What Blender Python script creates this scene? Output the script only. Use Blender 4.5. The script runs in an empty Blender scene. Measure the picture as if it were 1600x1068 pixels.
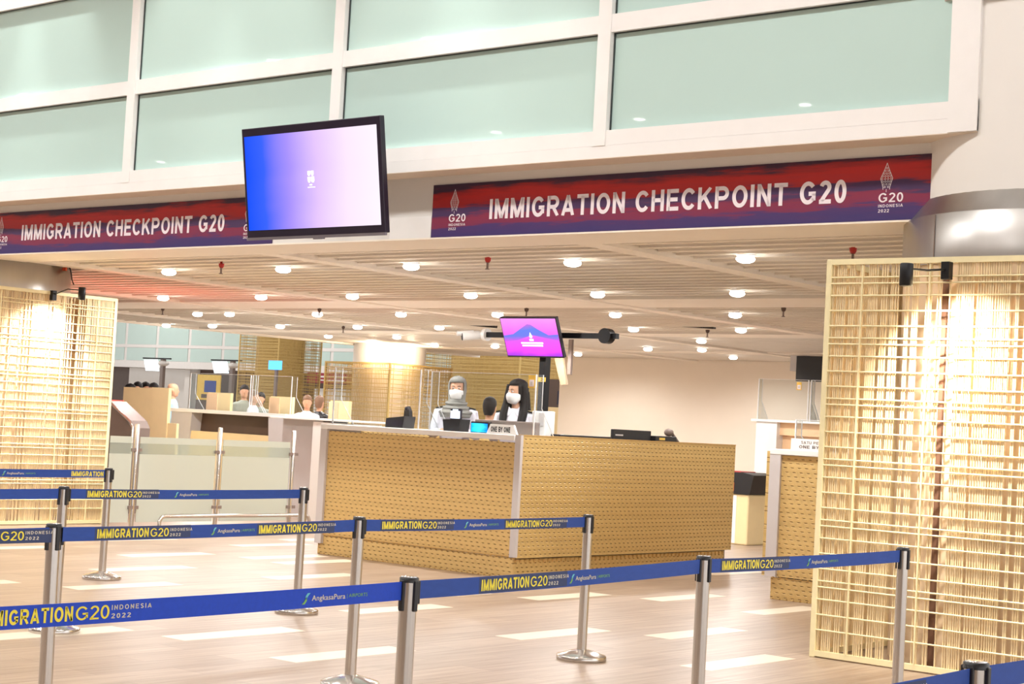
import bpy, bmesh, math, random
from mathutils import Vector, Matrix
random.seed(7)
scene = bpy.context.scene
COL = scene.collection
PI = math.pi

# ------------------------------------------------------------------ camera
HC = 1.55
F_PX, PITCH, ROLL, YAW = 2661.5, 0.047689, 0.054487, 0.694937
cam_data = bpy.data.cameras.new('camera')
cam = bpy.data.objects.new('camera', cam_data)
COL.objects.link(cam)
fw = Vector((-math.sin(YAW) * math.cos(PITCH), math.cos(YAW) * math.cos(PITCH), math.sin(PITCH)))
rt = Vector((math.cos(YAW), math.sin(YAW), 0))
up = rt.cross(fw)
r2 = rt * math.cos(ROLL) + up * math.sin(ROLL)
u2 = -rt * math.sin(ROLL) + up * math.cos(ROLL)
cam.matrix_world = Matrix(((r2.x, u2.x, -fw.x, 0), (r2.y, u2.y, -fw.y, 0), (r2.z, u2.z, -fw.z, HC), (0, 0, 0, 1)))
cam_data.sensor_width = 36
cam_data.lens = F_PX / 1600 * 36
cam_data.clip_end = 400
scene.camera = cam

# ------------------------------------------------------------------ world, exposure
world = bpy.data.worlds.new('world')
scene.world = world
world.use_nodes = True
bg = world.node_tree.nodes['Background']
bg.inputs[0].default_value = (1.0, 0.985, 0.965, 1)
bg.inputs[1].default_value = 1.35
vs = scene.view_settings
vs.view_transform = 'Standard'
vs.look = 'None'
vs.gamma = 1.0
vs.use_curve_mapping = False
vs.exposure = 0.6
scene.cycles.transparent_max_bounces = 24

HALL_LAMP_W = 540.0
WASH_W = 260.0
DOWN_W = 140.0
SPOT_W = 300.0


ORD = ['first', 'second', 'third', 'fourth', 'fifth', 'sixth', 'seventh', 'eighth', 'ninth', 'tenth']


# ------------------------------------------------------------------ materials
def lin(c):
    return tuple(((v / 255) / 12.92 if v / 255 <= 0.04045 else ((v / 255 + 0.055) / 1.055) ** 2.4) for v in c)


class NT:
    def __init__(s, name):
        s.m = bpy.data.materials.new(name)
        s.m.use_nodes = True
        s.t = s.m.node_tree
        s.n = s.t.nodes
        s.b = s.n['Principled BSDF']
        s.out = s.n['Material Output']

    def add(s, typ, **kw):
        n = s.n.new(typ)
        for k, v in kw.items():
            setattr(n, k, v)
        return n

    def link(s, a, b):
        s.t.links.new(a, b)


MATS = {}


def mat(name, col, rough=0.5, metal=0.0, var=0.06, scale=6.0, stretch=(1, 1, 1), bump=0.0, coat=0.0, spec=0.5, emit=None, emit_s=0.0, bscale=None):
    """principled material with a subtle procedural colour variation"""
    if name in MATS:
        return MATS[name]
    t = NT(name)
    c = lin(col)
    tc = t.add('ShaderNodeTexCoord')
    mp = t.add('ShaderNodeMapping')
    mp.inputs['Scale'].default_value = stretch
    t.link(tc.outputs['Object'], mp.inputs['Vector'])
    nz = t.add('ShaderNodeTexNoise')
    nz.inputs['Scale'].default_value = scale
    nz.inputs['Detail'].default_value = 4
    t.link(mp.outputs[0], nz.inputs['Vector'])
    rp = t.add('ShaderNodeValToRGB')
    rp.color_ramp.elements[0].position = 0.3
    rp.color_ramp.elements[1].position = 0.7
    rp.color_ramp.elements[0].color = tuple(v * (1 - var) for v in c) + (1,)
    rp.color_ramp.elements[1].color = tuple(min(1, v * (1 + var)) for v in c) + (1,)
    t.link(nz.outputs['Fac'], rp.inputs['Fac'])
    t.link(rp.outputs['Color'], t.b.inputs['Base Color'])
    t.b.inputs['Roughness'].default_value = rough
    t.b.inputs['Metallic'].default_value = metal
    t.b.inputs['Specular IOR Level'].default_value = spec
    if coat:
        t.b.inputs['Coat Weight'].default_value = coat
        t.b.inputs['Coat Roughness'].default_value = 0.02
    if emit:
        t.b.inputs['Emission Color'].default_value = lin(emit) + (1,)
        t.b.inputs['Emission Strength'].default_value = emit_s
    if bump:
        bp = t.add('ShaderNodeBump')
        bp.inputs['Strength'].default_value = bump
        bp.inputs['Distance'].default_value = 0.01
        t.link(nz.outputs['Fac'], bp.inputs['Height'])
        t.link(bp.outputs[0], t.b.inputs['Normal'])
    MATS[name] = t.m
    return t.m


def mat_clear(name, tint, haze=0.05, alpha_col=None, fres=1.0):
    """thin clear sheet: mostly transparent, fresnel reflection, a little haze"""
    t = NT(name)
    tr = t.add('ShaderNodeBsdfTransparent')
    tr.inputs[0].default_value = lin(tint) + (1,)
    gl = t.add('ShaderNodeBsdfGlossy')
    gl.inputs['Roughness'].default_value = 0.03
    df = t.add('ShaderNodeBsdfDiffuse')
    df.inputs[0].default_value = lin(alpha_col or (235, 235, 235)) + (1,)
    fr = t.add('ShaderNodeFresnel')
    fr.inputs['IOR'].default_value = 1.14
    m1 = t.add('ShaderNodeMixShader')
    t.link(fr.outputs[0], m1.inputs[0])
    t.link(tr.outputs[0], m1.inputs[1])
    t.link(gl.outputs[0], m1.inputs[2])
    m2 = t.add('ShaderNodeMixShader')
    m2.inputs[0].default_value = haze
    t.link(m1.outputs[0], m2.inputs[1])
    t.link(df.outputs[0], m2.inputs[2])
    t.link(m2.outputs[0], t.out.inputs['Surface'])
    return t.m


def mat_emit(name, col, s):
    t = NT(name)
    e = t.add('ShaderNodeEmission')
    e.inputs[0].default_value = lin(col) + (1,)
    e.inputs[1].default_value = s
    t.link(e.outputs[0], t.out.inputs['Surface'])
    return t.m


def mat_floor():
    t = NT('floor_vinyl_planks')
    tc = t.add('ShaderNodeTexCoord')
    # plank tone: brick cells, long side along Y
    mp = t.add('ShaderNodeMapping')
    mp.inputs['Rotation'].default_value = (0, 0, PI / 2)
    t.link(tc.outputs['Object'], mp.inputs['Vector'])
    br = t.add('ShaderNodeTexBrick')
    br.offset = 0.5
    br.inputs['Color1'].default_value = lin((182, 164, 146)) + (1,)
    br.inputs['Color2'].default_value = lin((166, 147, 129)) + (1,)
    br.inputs['Mortar'].default_value = lin((146, 124, 108)) + (1,)
    br.inputs['Scale'].default_value = 1
    br.inputs['Mortar Size'].default_value = 0.0025
    br.inputs['Brick Width'].default_value = 1.1
    br.inputs['Row Height'].default_value = 0.275
    t.link(mp.outputs[0], br.inputs['Vector'])
    # grain streaks along Y
    mg = t.add('ShaderNodeMapping')
    mg.inputs['Scale'].default_value = (22, 1.1, 1)
    t.link(tc.outputs['Object'], mg.inputs['Vector'])
    nz = t.add('ShaderNodeTexNoise')
    nz.inputs['Scale'].default_value = 1.0
    nz.inputs['Detail'].default_value = 6
    nz.inputs['Roughness'].default_value = 0.65
    t.link(mg.outputs[0], nz.inputs['Vector'])
    rp = t.add('ShaderNodeValToRGB')
    rp.color_ramp.elements[0].position = 0.32
    rp.color_ramp.elements[1].position = 0.7
    rp.color_ramp.elements[0].color = lin((196, 178, 166)) + (1,)
    rp.color_ramp.elements[1].color = (1, 1, 1, 1)
    t.link(nz.outputs['Fac'], rp.inputs['Fac'])
    mx = t.add('ShaderNodeMix', data_type='RGBA', blend_type='MULTIPLY')
    mx.inputs[0].default_value = 0.85
    t.link(br.outputs['Color'], mx.inputs[6])
    t.link(rp.outputs[0], mx.inputs[7])
    t.link(mx.outputs[2], t.b.inputs['Base Color'])
    t.b.inputs['Roughness'].default_value = 0.38
    bp = t.add('ShaderNodeBump')
    bp.inputs['Strength'].default_value = 0.12
    bp.inputs['Distance'].default_value = 0.004
    t.link(nz.outputs['Fac'], bp.inputs['Height'])
    t.link(bp.outputs[0], t.b.inputs['Normal'])
    return t.m


def mat_woven(name, c1, c2, horiz):
    """pressed woven cane: slanted stitches in rows, as bump and colour"""
    t = NT(name)
    tc = t.add('ShaderNodeTexCoord')
    sp = t.add('ShaderNodeSeparateXYZ')
    t.link(tc.outputs['Object'], sp.inputs[0])
    cb = t.add('ShaderNodeCombineXYZ')
    t.link(sp.outputs[horiz], cb.inputs[0])
    t.link(sp.outputs['Z'], cb.inputs[1])
    # rows of short slanted stitches, each row shifted against the one below
    def math_(op, a, b=None, c=None):
        n = t.add('ShaderNodeMath', operation=op)
        for k, q in enumerate((a, b, c)):
            if q is None:
                continue
            if isinstance(q, (int, float)):
                n.inputs[k].default_value = q
            else:
                t.link(q, n.inputs[k])
        return n.outputs[0]
    U, V = sp.outputs[horiz], sp.outputs['Z']
    row = math_('DIVIDE', V, 0.043)
    fl = math_('FLOOR', row)
    fv = math_('FRACT', row)
    fu = math_('FRACT', math_('DIVIDE', math_('ADD', math_('ADD', U, math_('MULTIPLY', fl, 0.021)), math_('MULTIPLY', fv, 0.03)), 0.078))
    du = math_('ABSOLUTE', math_('SUBTRACT', fu, 0.5))
    dv = math_('ABSOLUTE', math_('SUBTRACT', fv, 0.5))
    mr = t.add('ShaderNodeMapRange', interpolation_type='SMOOTHSTEP')
    t.link(math_('MAXIMUM', math_('MULTIPLY', du, 0.62), dv), mr.inputs['Value'])
    mr.inputs['From Min'].default_value = 0.03
    mr.inputs['From Max'].default_value = 0.19
    soft = math_('MULTIPLY_ADD', math_('PINGPONG', math_('MULTIPLY', fu, 2.0), 1.0), 0.22, 0.78)
    stitch = math_('MULTIPLY', mr.outputs[0], soft)
    # horizontal rows
    wv = t.add('ShaderNodeTexWave', wave_type='BANDS', bands_direction='Y')
    wv.inputs['Scale'].default_value = 2.6
    wv.inputs['Distortion'].default_value = 0.6
    wv.inputs['Detail Scale'].default_value = 3
    t.link(cb.outputs[0], wv.inputs['Vector'])
    mh = t.add('ShaderNodeMath', operation='MULTIPLY')
    t.link(stitch, mh.inputs[0])
    ad = t.add('ShaderNodeMath', operation='MULTIPLY_ADD')
    ad.inputs[1].default_value = 0.22
    ad.inputs[2].default_value = 0.78
    t.link(wv.outputs['Fac'], ad.inputs[0])
    t.link(ad.outputs[0], mh.inputs[1])
    nz = t.add('ShaderNodeTexNoise')
    nz.inputs['Scale'].default_value = 1.4
    t.link(tc.outputs['Object'], nz.inputs['Vector'])
    rp = t.add('ShaderNodeValToRGB')
    rp.color_ramp.elements[0].position = 0.05
    rp.color_ramp.elements[1].position = 0.75
    rp.color_ramp.elements[0].color = lin(c2) + (1,)
    rp.color_ramp.elements[1].color = lin(c1) + (1,)
    t.link(mh.outputs[0], rp.inputs['Fac'])
    t.link(rp.outputs[0], t.b.inputs['Base Color'])
    t.b.inputs['Roughness'].default_value = 0.42
    t.b.inputs['Metallic'].default_value = 0.15
    bp = t.add('ShaderNodeBump')
    bp.inputs['Strength'].default_value = 0.7
    bp.inputs['Distance'].default_value = 0.012
    t.link(mh.outputs[0], bp.inputs['Height'])
    t.link(bp.outputs[0], t.b.inputs['Normal'])
    return t.m


def mat_banner():
    """dusk sky print: red streaks over purple hills over navy"""
    t = NT('banner_dusk_print')
    tc = t.add('ShaderNodeTexCoord')
    sp = t.add('ShaderNodeSeparateXYZ')
    t.link(tc.outputs['Generated'], sp.inputs[0])
    so = t.add('ShaderNodeSeparateXYZ')
    t.link(tc.outputs['Object'], so.inputs[0])
    # slow hills move the bands up and down
    cb = t.add('ShaderNodeCombineXYZ')
    t.link(so.outputs['X'], cb.inputs[0])
    n1 = t.add('ShaderNodeTexNoise')
    n1.inputs['Scale'].default_value = 0.9
    n1.inputs['Detail'].default_value = 3
    t.link(cb.outputs[0], n1.inputs['Vector'])
    # streaks
    mp = t.add('ShaderNodeMapping')
    mp.inputs['Scale'].default_value = (1.3, 1, 16)
    t.link(tc.outputs['Object'], mp.inputs[0])
    n2 = t.add('ShaderNodeTexNoise')
    n2.inputs['Scale'].default_value = 1.6
    n2.inputs['Detail'].default_value = 5
    n2.inputs['Roughness'].default_value = 0.6
    t.link(mp.outputs[0], n2.inputs['Vector'])
    a = t.add('ShaderNodeMath', operation='MULTIPLY_ADD')
    a.inputs[1].default_value = 0.42
    t.link(n1.outputs['Fac'], a.inputs[0])
    t.link(sp.outputs['Z'], a.inputs[2])
    b = t.add('ShaderNodeMath', operation='MULTIPLY_ADD')
    b.inputs[1].default_value = 0.42
    t.link(n2.outputs['Fac'], b.inputs[0])
    t.link(a.outputs[0], b.inputs[2])
    sh = t.add('ShaderNodeMath', operation='SUBTRACT')
    sh.inputs[1].default_value = 0.42
    t.link(b.outputs[0], sh.inputs[0])
    rp = t.add('ShaderNodeValToRGB')
    cr = rp.color_ramp
    cr.elements[0].position = 0.0
    cr.elements[0].color = lin((58, 44, 104)) + (1,)
    cr.elements[1].position = 1.0
    cr.elements[1].color = lin((58, 34, 60)) + (1,)
    for pos, c in [(0.16, (70, 44, 100)), (0.22, (120, 38, 74)), (0.38, (128, 36, 66)), (0.44, (64, 40, 84)), (0.56, (72, 42, 82)),
                   (0.62, (168, 38, 44)), (0.78, (182, 36, 34)), (0.86, (150, 32, 36)), (0.93, (66, 34, 58))]:
        e = cr.elements.new(pos)
        e.color = lin(c) + (1,)
    t.link(sh.outputs[0], rp.inputs[0])
    t.link(rp.outputs[0], t.b.inputs['Base Color'])
    t.b.inputs['Roughness'].default_value = 0.55
    return t.m


def mat_screen(name, stops, s, axis='X', wob=0.0):
    t = NT(name)
    tc = t.add('ShaderNodeTexCoord')
    sp = t.add('ShaderNodeSeparateXYZ')
    t.link(tc.outputs['Generated'], sp.inputs[0])
    src = sp.outputs[axis]
    if wob:
        nz = t.add('ShaderNodeTexNoise')
        nz.inputs['Scale'].default_value = 2.5
        t.link(tc.outputs['Generated'], nz.inputs['Vector'])
        a = t.add('ShaderNodeMath', operation='MULTIPLY_ADD')
        a.inputs[1].default_value = wob
        t.link(nz.outputs['Fac'], a.inputs[0])
        t.link(src, a.inputs[2])
        b = t.add('ShaderNodeMath', operation='SUBTRACT')
        b.inputs[1].default_value = wob * 0.5
        t.link(a.outputs[0], b.inputs[0])
        src = b.outputs[0]
    rp = t.add('ShaderNodeValToRGB')
    cr = rp.color_ramp
    cr.elements[0].position, cr.elements[1].position = stops[0][0], stops[-1][0]
    cr.elements[0].color, cr.elements[1].color = lin(stops[0][1]) + (1,), lin(stops[-1][1]) + (1,)
    for pos, c in stops[1:-1]:
        cr.elements.new(pos).color = lin(c) + (1,)
    t.link(src, rp.inputs[0])
    e = t.add('ShaderNodeEmission')
    e.inputs[1].default_value = s
    t.link(rp.outputs[0], e.inputs[0])
    t.link(e.outputs[0], t.out.inputs['Surface'])
    return t.m


M = dict(
    floor=mat_floor(),
    cream_plank=mat('cream_vinyl', (218, 205, 186), 0.38, var=0.04, scale=2, stretch=(14, 1, 1)),
    white=mat('white_paint', (240, 238, 236), 0.45, var=0.015),
    frame=mat('white_aluminium', (238, 236, 235), 0.4, var=0.015),
    gasket=mat('dark_gasket', (50, 60, 60), 0.6),
    glass=mat('frosted_green_glass', (184, 211, 206), 0.55, var=0.015, scale=1.2, coat=1.0),
    soffit=mat('beige_soffit', (224, 210, 194), 0.7, var=0.02),
    beam=mat('beige_beam', (246, 237, 224), 0.6, var=0.02, scale=2),
    slat=mat('ceiling_slat', (226, 218, 207), 0.5, var=0.04, scale=2, stretch=(0.5, 6, 1)),
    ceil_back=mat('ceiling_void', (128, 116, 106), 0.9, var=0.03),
    wall=mat('beige_wall', (238, 226, 210), 0.75, var=0.015, scale=2),
    offwhite=mat('offwhite_plaster', (230, 227, 223), 0.7, var=0.015, scale=2),
    banner=mat_banner(),
    print_white=mat('print_white', (236, 226, 232), 0.5, var=0.02),
    steel=mat('brushed_steel', (204, 199, 194), 0.2, 0.95, var=0.05, scale=30, stretch=(1, 1, 0.05)),
    steel_band=mat('steel_band', (184, 182, 180), 0.34, 1.0, var=0.04, scale=8, stretch=(1, 1, 0.1)),
    chrome=mat('chrome', (225, 225, 228), 0.12, 1.0, var=0.01),
    black=mat('black_plastic', (28, 28, 32), 0.4, var=0.1),
    black_metal=mat('black_metal', (24, 24, 28), 0.45, 0.3, var=0.1),
    belt=mat('blue_belt', (40, 74, 156), 0.75, var=0.06, scale=60, stretch=(1, 0.3, 1)),
    belt_near=mat('bright_blue_belt', (24, 70, 196), 0.7, var=0.05, scale=60),
    belt_dark=mat('belt_print_ground', (58, 70, 108), 0.8, var=0.06, scale=80),
    yellow=mat('yellow_print', (244, 226, 74), 0.7, var=0.03),
    cream_print=mat('cream_print', (214, 208, 190), 0.7, var=0.03),
    green_print=mat('green_print', (126, 184, 96), 0.7, var=0.03),
    teal_print=mat('teal_print', (110, 196, 214), 0.7, var=0.03),
    gold=mat('gold_lattice', (240, 228, 184), 0.45, 0.1, var=0.05, scale=9),
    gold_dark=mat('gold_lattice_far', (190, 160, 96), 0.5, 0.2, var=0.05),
    column=mat('column_beige', (224, 202, 172), 0.6, var=0.02, scale=1.5),
    gold_rod=mat('gold_thin_rods', (230, 208, 166), 0.5, 0.1, var=0.06, scale=9),
    seam=mat('column_seam', (110, 78, 60), 0.8),
    woven_x=mat_woven('woven_gold_front', (220, 187, 124), (150, 116, 66), 'X'),
    woven_y=mat_woven('woven_gold_side', (212, 180, 116), (144, 112, 62), 'Y'),
    gold_edge=mat('gold_edge', (206, 168, 104), 0.4, 0.3, var=0.06, scale=20),
    top_white=mat('white_solid_surface', (244, 242, 240), 0.3, var=0.01),
    grey_frame=mat('silver_laminate', (206, 200, 200), 0.45, var=0.02),
    grey=mat('grey_laminate', (200, 196, 196), 0.5, var=0.02),
    egate=mat('egate_grey', (128, 112, 104), 0.5, 0.0, var=0.04),
    brown=mat('dark_brown_panel', (84, 64, 54), 0.5, var=0.05),
    cream=mat('cream_laminate', (240, 218, 168), 0.55, var=0.02),
    orange=mat('peach_laminate', (238, 200, 158), 0.55, var=0.02),
    marble=mat('white_marble', (226, 226, 226), 0.35, var=0.06, scale=2.2),
    acrylic=mat_clear('clear_acrylic', (248, 250, 250), 0.02),
    acrylic_edge=mat('acrylic_edge', (236, 236, 238), 0.3),
    frost=mat_clear('frosted_fence_glass', (222, 228, 220), 0.72, (212, 216, 204)),
    frost_band=mat_clear('clear_fence_glass', (228, 236, 230), 0.3, (214, 220, 210)),
    skin=mat('skin', (214, 164, 134), 0.5, var=0.04),
    skin2=mat('skin_tan', (196, 146, 116), 0.5, var=0.04),
    hair=mat('dark_hair', (24, 19, 20), 0.6, spec=0.2, var=0.2, scale=20, stretch=(3, 3, 0.4)),
    shirt=mat('white_uniform', (232, 228, 238), 0.75, var=0.03),
    trouser=mat('navy_trousers', (40, 44, 66), 0.8),
    scarf=mat('grey_headscarf', (128, 126, 120), 0.8, var=0.08, scale=12),
    mask=mat('white_mask', (240, 238, 238), 0.7, var=0.02),
    eye_white=mat('eye_white', (236, 232, 230), 0.3),
    eye_dark=mat('eye_dark', (40, 28, 24), 0.3),
    brow=mat('eyebrow', (60, 44, 38), 0.7),
    gold_bar=mat('gold_braid', (228, 198, 130), 0.4, 0.4),
    red=mat('red_paint', (176, 40, 36), 0.5),
    orange_red=mat('orange_print', (226, 92, 52), 0.6),
    yellow_st=mat('yellow_sticker', (240, 200, 90), 0.6),
    maroon=mat('maroon_print', (146, 40, 58), 0.6, var=0.1, scale=3),
    lamp=mat_emit('lamp_disc', (255, 250, 242), 9.0),
    hall_lamp=mat_emit('hall_lamp_disc', (255, 250, 244), 22.0),
    white_screen=mat_emit('white_screen', (226, 246, 255), 2.2),
    blue_screen=mat_emit('blue_screen', (92, 170, 255), 1.6),
    cyan_screen=mat_screen('cyan_screen', [(0, (20, 150, 235)), (0.5, (60, 215, 250)), (1, (20, 110, 220))], 1.5, 'X', 0.6),
    hall_ceiling=mat('hall_ceiling_white', (236, 232, 226), 0.8, var=0.01),
    platform=mat('platform_grey', (176, 168, 160), 0.7),
    bezel=mat('tv_bezel', (34, 26, 44), 0.3, var=0.1),
    bezel_silver=mat('tv_bezel_silver', (150, 146, 156), 0.3, 0.7),
    track=mat('black_track', (30, 28, 28), 0.6),
)
M['tv_big'] = mat_screen('tv_gradient', [(0.0, (30, 84, 255)), (0.14, (60, 100, 255)), (0.34, (168, 146, 255)), (0.55, (228, 196, 255)), (0.78, (250, 230, 255)), (1.0, (254, 242, 255))], 0.7, 'X', 0.08)
M['tv_pink'] = mat_screen('tv_pink_sky', [(0.0, (176, 70, 240)), (0.12, (238, 80, 236)), (0.45, (226, 100, 240)), (0.75, (255, 128, 240)), (1.0, (246, 150, 246))], 0.8, 'Z', 0.3)
M['tv_mount'] = mat_screen('tv_mountain', [(0.0, (226, 90, 236)), (0.35, (120, 130, 236)), (0.7, (110, 136, 238)), (1.0, (206, 110, 226))], 0.75, 'Z', 0.3)


# ------------------------------------------------------------------ mesh helpers
class MB:
    def __init__(s):
        s.v, s.f, s.sm = [], [], []

    def raw(s, vs, fs, smooth=False):
        o = len(s.v)
        s.v += [tuple(v) for v in vs]
        s.f += [tuple(i + o for i in f) for f in fs]
        s.sm += [smooth] * len(fs)
        return s

    def box(s, x0, x1, y0, y1, z0, z1):
        vs = [(x, y, z) for z in (z0, z1) for y in (y0, y1) for x in (x0, x1)]
        return s.raw(vs, [(0, 2, 3, 1), (4, 5, 7, 6), (0, 1, 5, 4), (1, 3, 7, 5), (3, 2, 6, 7), (2, 0, 4, 6)])

    def cbox(s, x0, x1, y0, y1, z0, z1, b=0.01):
        """box with chamfered edges"""
        bm = bmesh.new()
        bmesh.ops.create_cube(bm, size=1)
        for v in bm.verts:
            v.co = Vector(((x0 + x1) / 2 + v.co.x * (x1 - x0), (y0 + y1) / 2 + v.co.y * (y1 - y0), (z0 + z1) / 2 + v.co.z * (z1 - z0)))
        bmesh.ops.bevel(bm, geom=bm.edges[:], offset=b, segments=2, affect='EDGES', profile=0.5)
        bm.verts.index_update()
        s.raw([v.co[:] for v in bm.verts], [[v.index for v in f.verts] for f in bm.faces])
        bm.free()
        return s

    def lathe(s, prof, cx=0, cy=0, n=24, smooth=True, cap=True):
        vs, fs = [], []
        for r, z in prof:
            for k in range(n):
                a = 2 * PI * k / n
                vs.append((cx + r * math.cos(a), cy + r * math.sin(a), z))
        for i in range(len(prof) - 1):
            for k in range(n):
                k2 = (k + 1) % n
                fs.append((i * n + k, i * n + k2, (i + 1) * n + k2, (i + 1) * n + k))
        s.raw(vs, fs, smooth)
        if cap:
            m = (len(prof) - 1) * n
            s.raw([vs[k] for k in range(n)], [tuple(reversed(range(n)))])
            s.raw([vs[m + k] for k in range(n)], [tuple(range(n))])
        return s

    def tube(s, pts, rad, n=8, cap=True, smooth=True):
        pts = [Vector(p) for p in pts]
        if not isinstance(rad, (list, tuple)):
            rad = [rad] * len(pts)
        vs, fs = [], []
        prev = None
        for i, p in enumerate(pts):
            d = (pts[min(i + 1, len(pts) - 1)] - pts[max(i - 1, 0)]).normalized()
            if prev is None:
                a = Vector((0, 0, 1)) if abs(d.z) < 0.9 else Vector((1, 0, 0))
                u = d.cross(a).normalized()
            else:
                u = (prev - d * prev.dot(d)).normalized()
            prev = u
            w = d.cross(u)
            for k in range(n):
                t = 2 * PI * k / n
                vs.append(tuple(p + (u * math.cos(t) + w * math.sin(t)) * rad[i]))
        for i in range(len(pts) - 1):
            for k in range(n):
                k2 = (k + 1) % n
                fs.append((i * n + k, i * n + k2, (i + 1) * n + k2, (i + 1) * n + k))
        s.raw(vs, fs, smooth)
        if cap:
            m = (len(pts) - 1) * n
            s.raw(vs[:n], [tuple(reversed(range(n)))])
            s.raw(vs[m:], [tuple(range(n))])
        return s

    def loft(s, secs, n=20, smooth=True, cap=True):
        """secs: (cx, cy, cz, rx, ry); superellipse-free elliptical rings"""
        vs, fs = [], []
        for cx, cy, cz, rx, ry in secs:
            for k in range(n):
                a = 2 * PI * k / n
                vs.append((cx + rx * math.cos(a), cy + ry * math.sin(a), cz))
        for i in range(len(secs) - 1):
            for k in range(n):
                k2 = (k + 1) % n
                fs.append((i * n + k, i * n + k2, (i + 1) * n + k2, (i + 1) * n + k))
        s.raw(vs, fs, smooth)
        if cap:
            m = (len(secs) - 1) * n
            s.raw(vs[:n], [tuple(reversed(range(n)))], smooth)
            s.raw(vs[m:], [tuple(range(n))], smooth)
        return s

    def ball(s, c, rx, ry, rz, n=12, m=8):
        secs = []
        for i in range(m + 1):
            a = -PI / 2 + PI * i / m
            k = max(0.02, math.cos(a))
            secs.append((c[0], c[1], c[2] + rz * math.sin(a), rx * k, ry * k))
        return s.loft(secs, n)

    def prism(s, poly, axis, a0, a1):
        """extrude a 2-D polygon along an axis ('x','y','z')"""
        n = len(poly)

        def P(q, a):
            return {'x': (a, q[0], q[1]), 'y': (q[0], a, q[1]), 'z': (q[0], q[1], a)}[axis]
        vs = [P(q, a0) for q in poly] + [P(q, a1) for q in poly]
        fs = [tuple(range(n)), tuple(reversed(range(n, 2 * n)))] + [(i, i + n, (i + 1) % n + n, (i + 1) % n) for i in range(n)]
        bm = bmesh.new()
        bv = [bm.verts.new(v) for v in vs]
        for f in fs:
            bm.faces.new([bv[i] for i in f])
        bmesh.ops.recalc_face_normals(bm, faces=bm.faces[:])
        bm.verts.index_update()
        s.raw([v.co[:] for v in bm.verts], [[v.index for v in f.verts] for f in bm.faces])
        bm.free()
        return s

    def mesh(s, name, m=None):
        me = bpy.data.meshes.new(name)
        me.from_pydata(s.v, [], s.f)
        me.polygons.foreach_set('use_smooth', s.sm)
        me.update()
        if m:
            me.materials.append(m)
        return me

    def obj(s, name, m, parent=None, **props):
        return link(name, s.mesh(name, m), parent, **props)


def link(name, data, parent=None, loc=None, rotz=None, **props):
    o = bpy.data.objects.new(name, data)
    COL.objects.link(o)
    if parent:
        o.parent = parent
    if loc:
        o.location = loc
    if rotz is not None:
        o.rotation_euler = (0, 0, rotz)
    for k, v in props.items():
        o[k] = v
    return o


def thing(name, label, cat, loc=(0, 0, 0), rotz=0.0, group=None):
    o = bpy.data.objects.new(name, None)
    COL.objects.link(o)
    o.empty_display_size = 0.1
    o.location = loc
    o.rotation_euler = (0, 0, rotz)
    o['label'], o['category'] = label, cat
    if group:
        o['group'] = group
    return o


def BX(*a):
    return MB().box(*a)


TEXT = {}


def text_mesh(s, w, h, m, bold=0.0, key=None):
    """lettering as a flat mesh, lower-left corner at origin, width w, height h (x right, y up)"""
    k = (s, w, h, m.name, bold)
    if k in TEXT:
        return TEXT[k]
    cu = bpy.data.curves.new('lettering', 'FONT')
    cu.body = s
    cu.size = 1.0
    cu.offset = min(bold, 0.006)
    cu.resolution_u = 3
    cu.space_character = 1.02 + bold * 2.6
    cu.extrude = 0.0
    ob = bpy.data.objects.new('lettering_tmp', cu)
    COL.objects.link(ob)
    dg = bpy.context.evaluated_depsgraph_get()
    me = bpy.data.meshes.new_from_object(ob.evaluated_get(dg))
    COL.objects.unlink(ob)
    bpy.data.objects.remove(ob)
    xs = [v.co.x for v in me.vertices]
    ys = [v.co.y for v in me.vertices]
    x0, x1, y0, y1 = min(xs), max(xs), min(ys), max(ys)
    for v in me.vertices:
        v.co = Vector(((v.co.x - x0) / (x1 - x0) * w, (v.co.y - y0) / (y1 - y0) * h, 0))
    if bold > 0.01:      # heavier strokes: the outlines laid side by side
        vs, fs = [], []
        o = 0
        dx = bold * 0.75 * w / (x1 - x0)
        for k2 in (-1, 0, 1):
            vs += [(v.co.x + k2 * dx, v.co.y, 0.0001 * (k2 + 1)) for v in me.vertices]
            fs += [[i + o for i in p.vertices] for p in me.polygons]
            o += len(me.vertices)
        me = bpy.data.meshes.new('lettering')
        me.from_pydata(vs, [], fs)
        me.update()
    me.materials.clear()
    me.materials.append(m)
    me.name = 'lettering'
    TEXT[k] = me
    return me


def arc(cx, cy, rx, ry, a0, a1, n=14):
    return [(cx + rx * math.cos(math.radians(a0 + (a1 - a0) * i / n)), cy + ry * math.sin(math.radians(a0 + (a1 - a0) * i / n))) for i in range(n + 1)]


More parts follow.
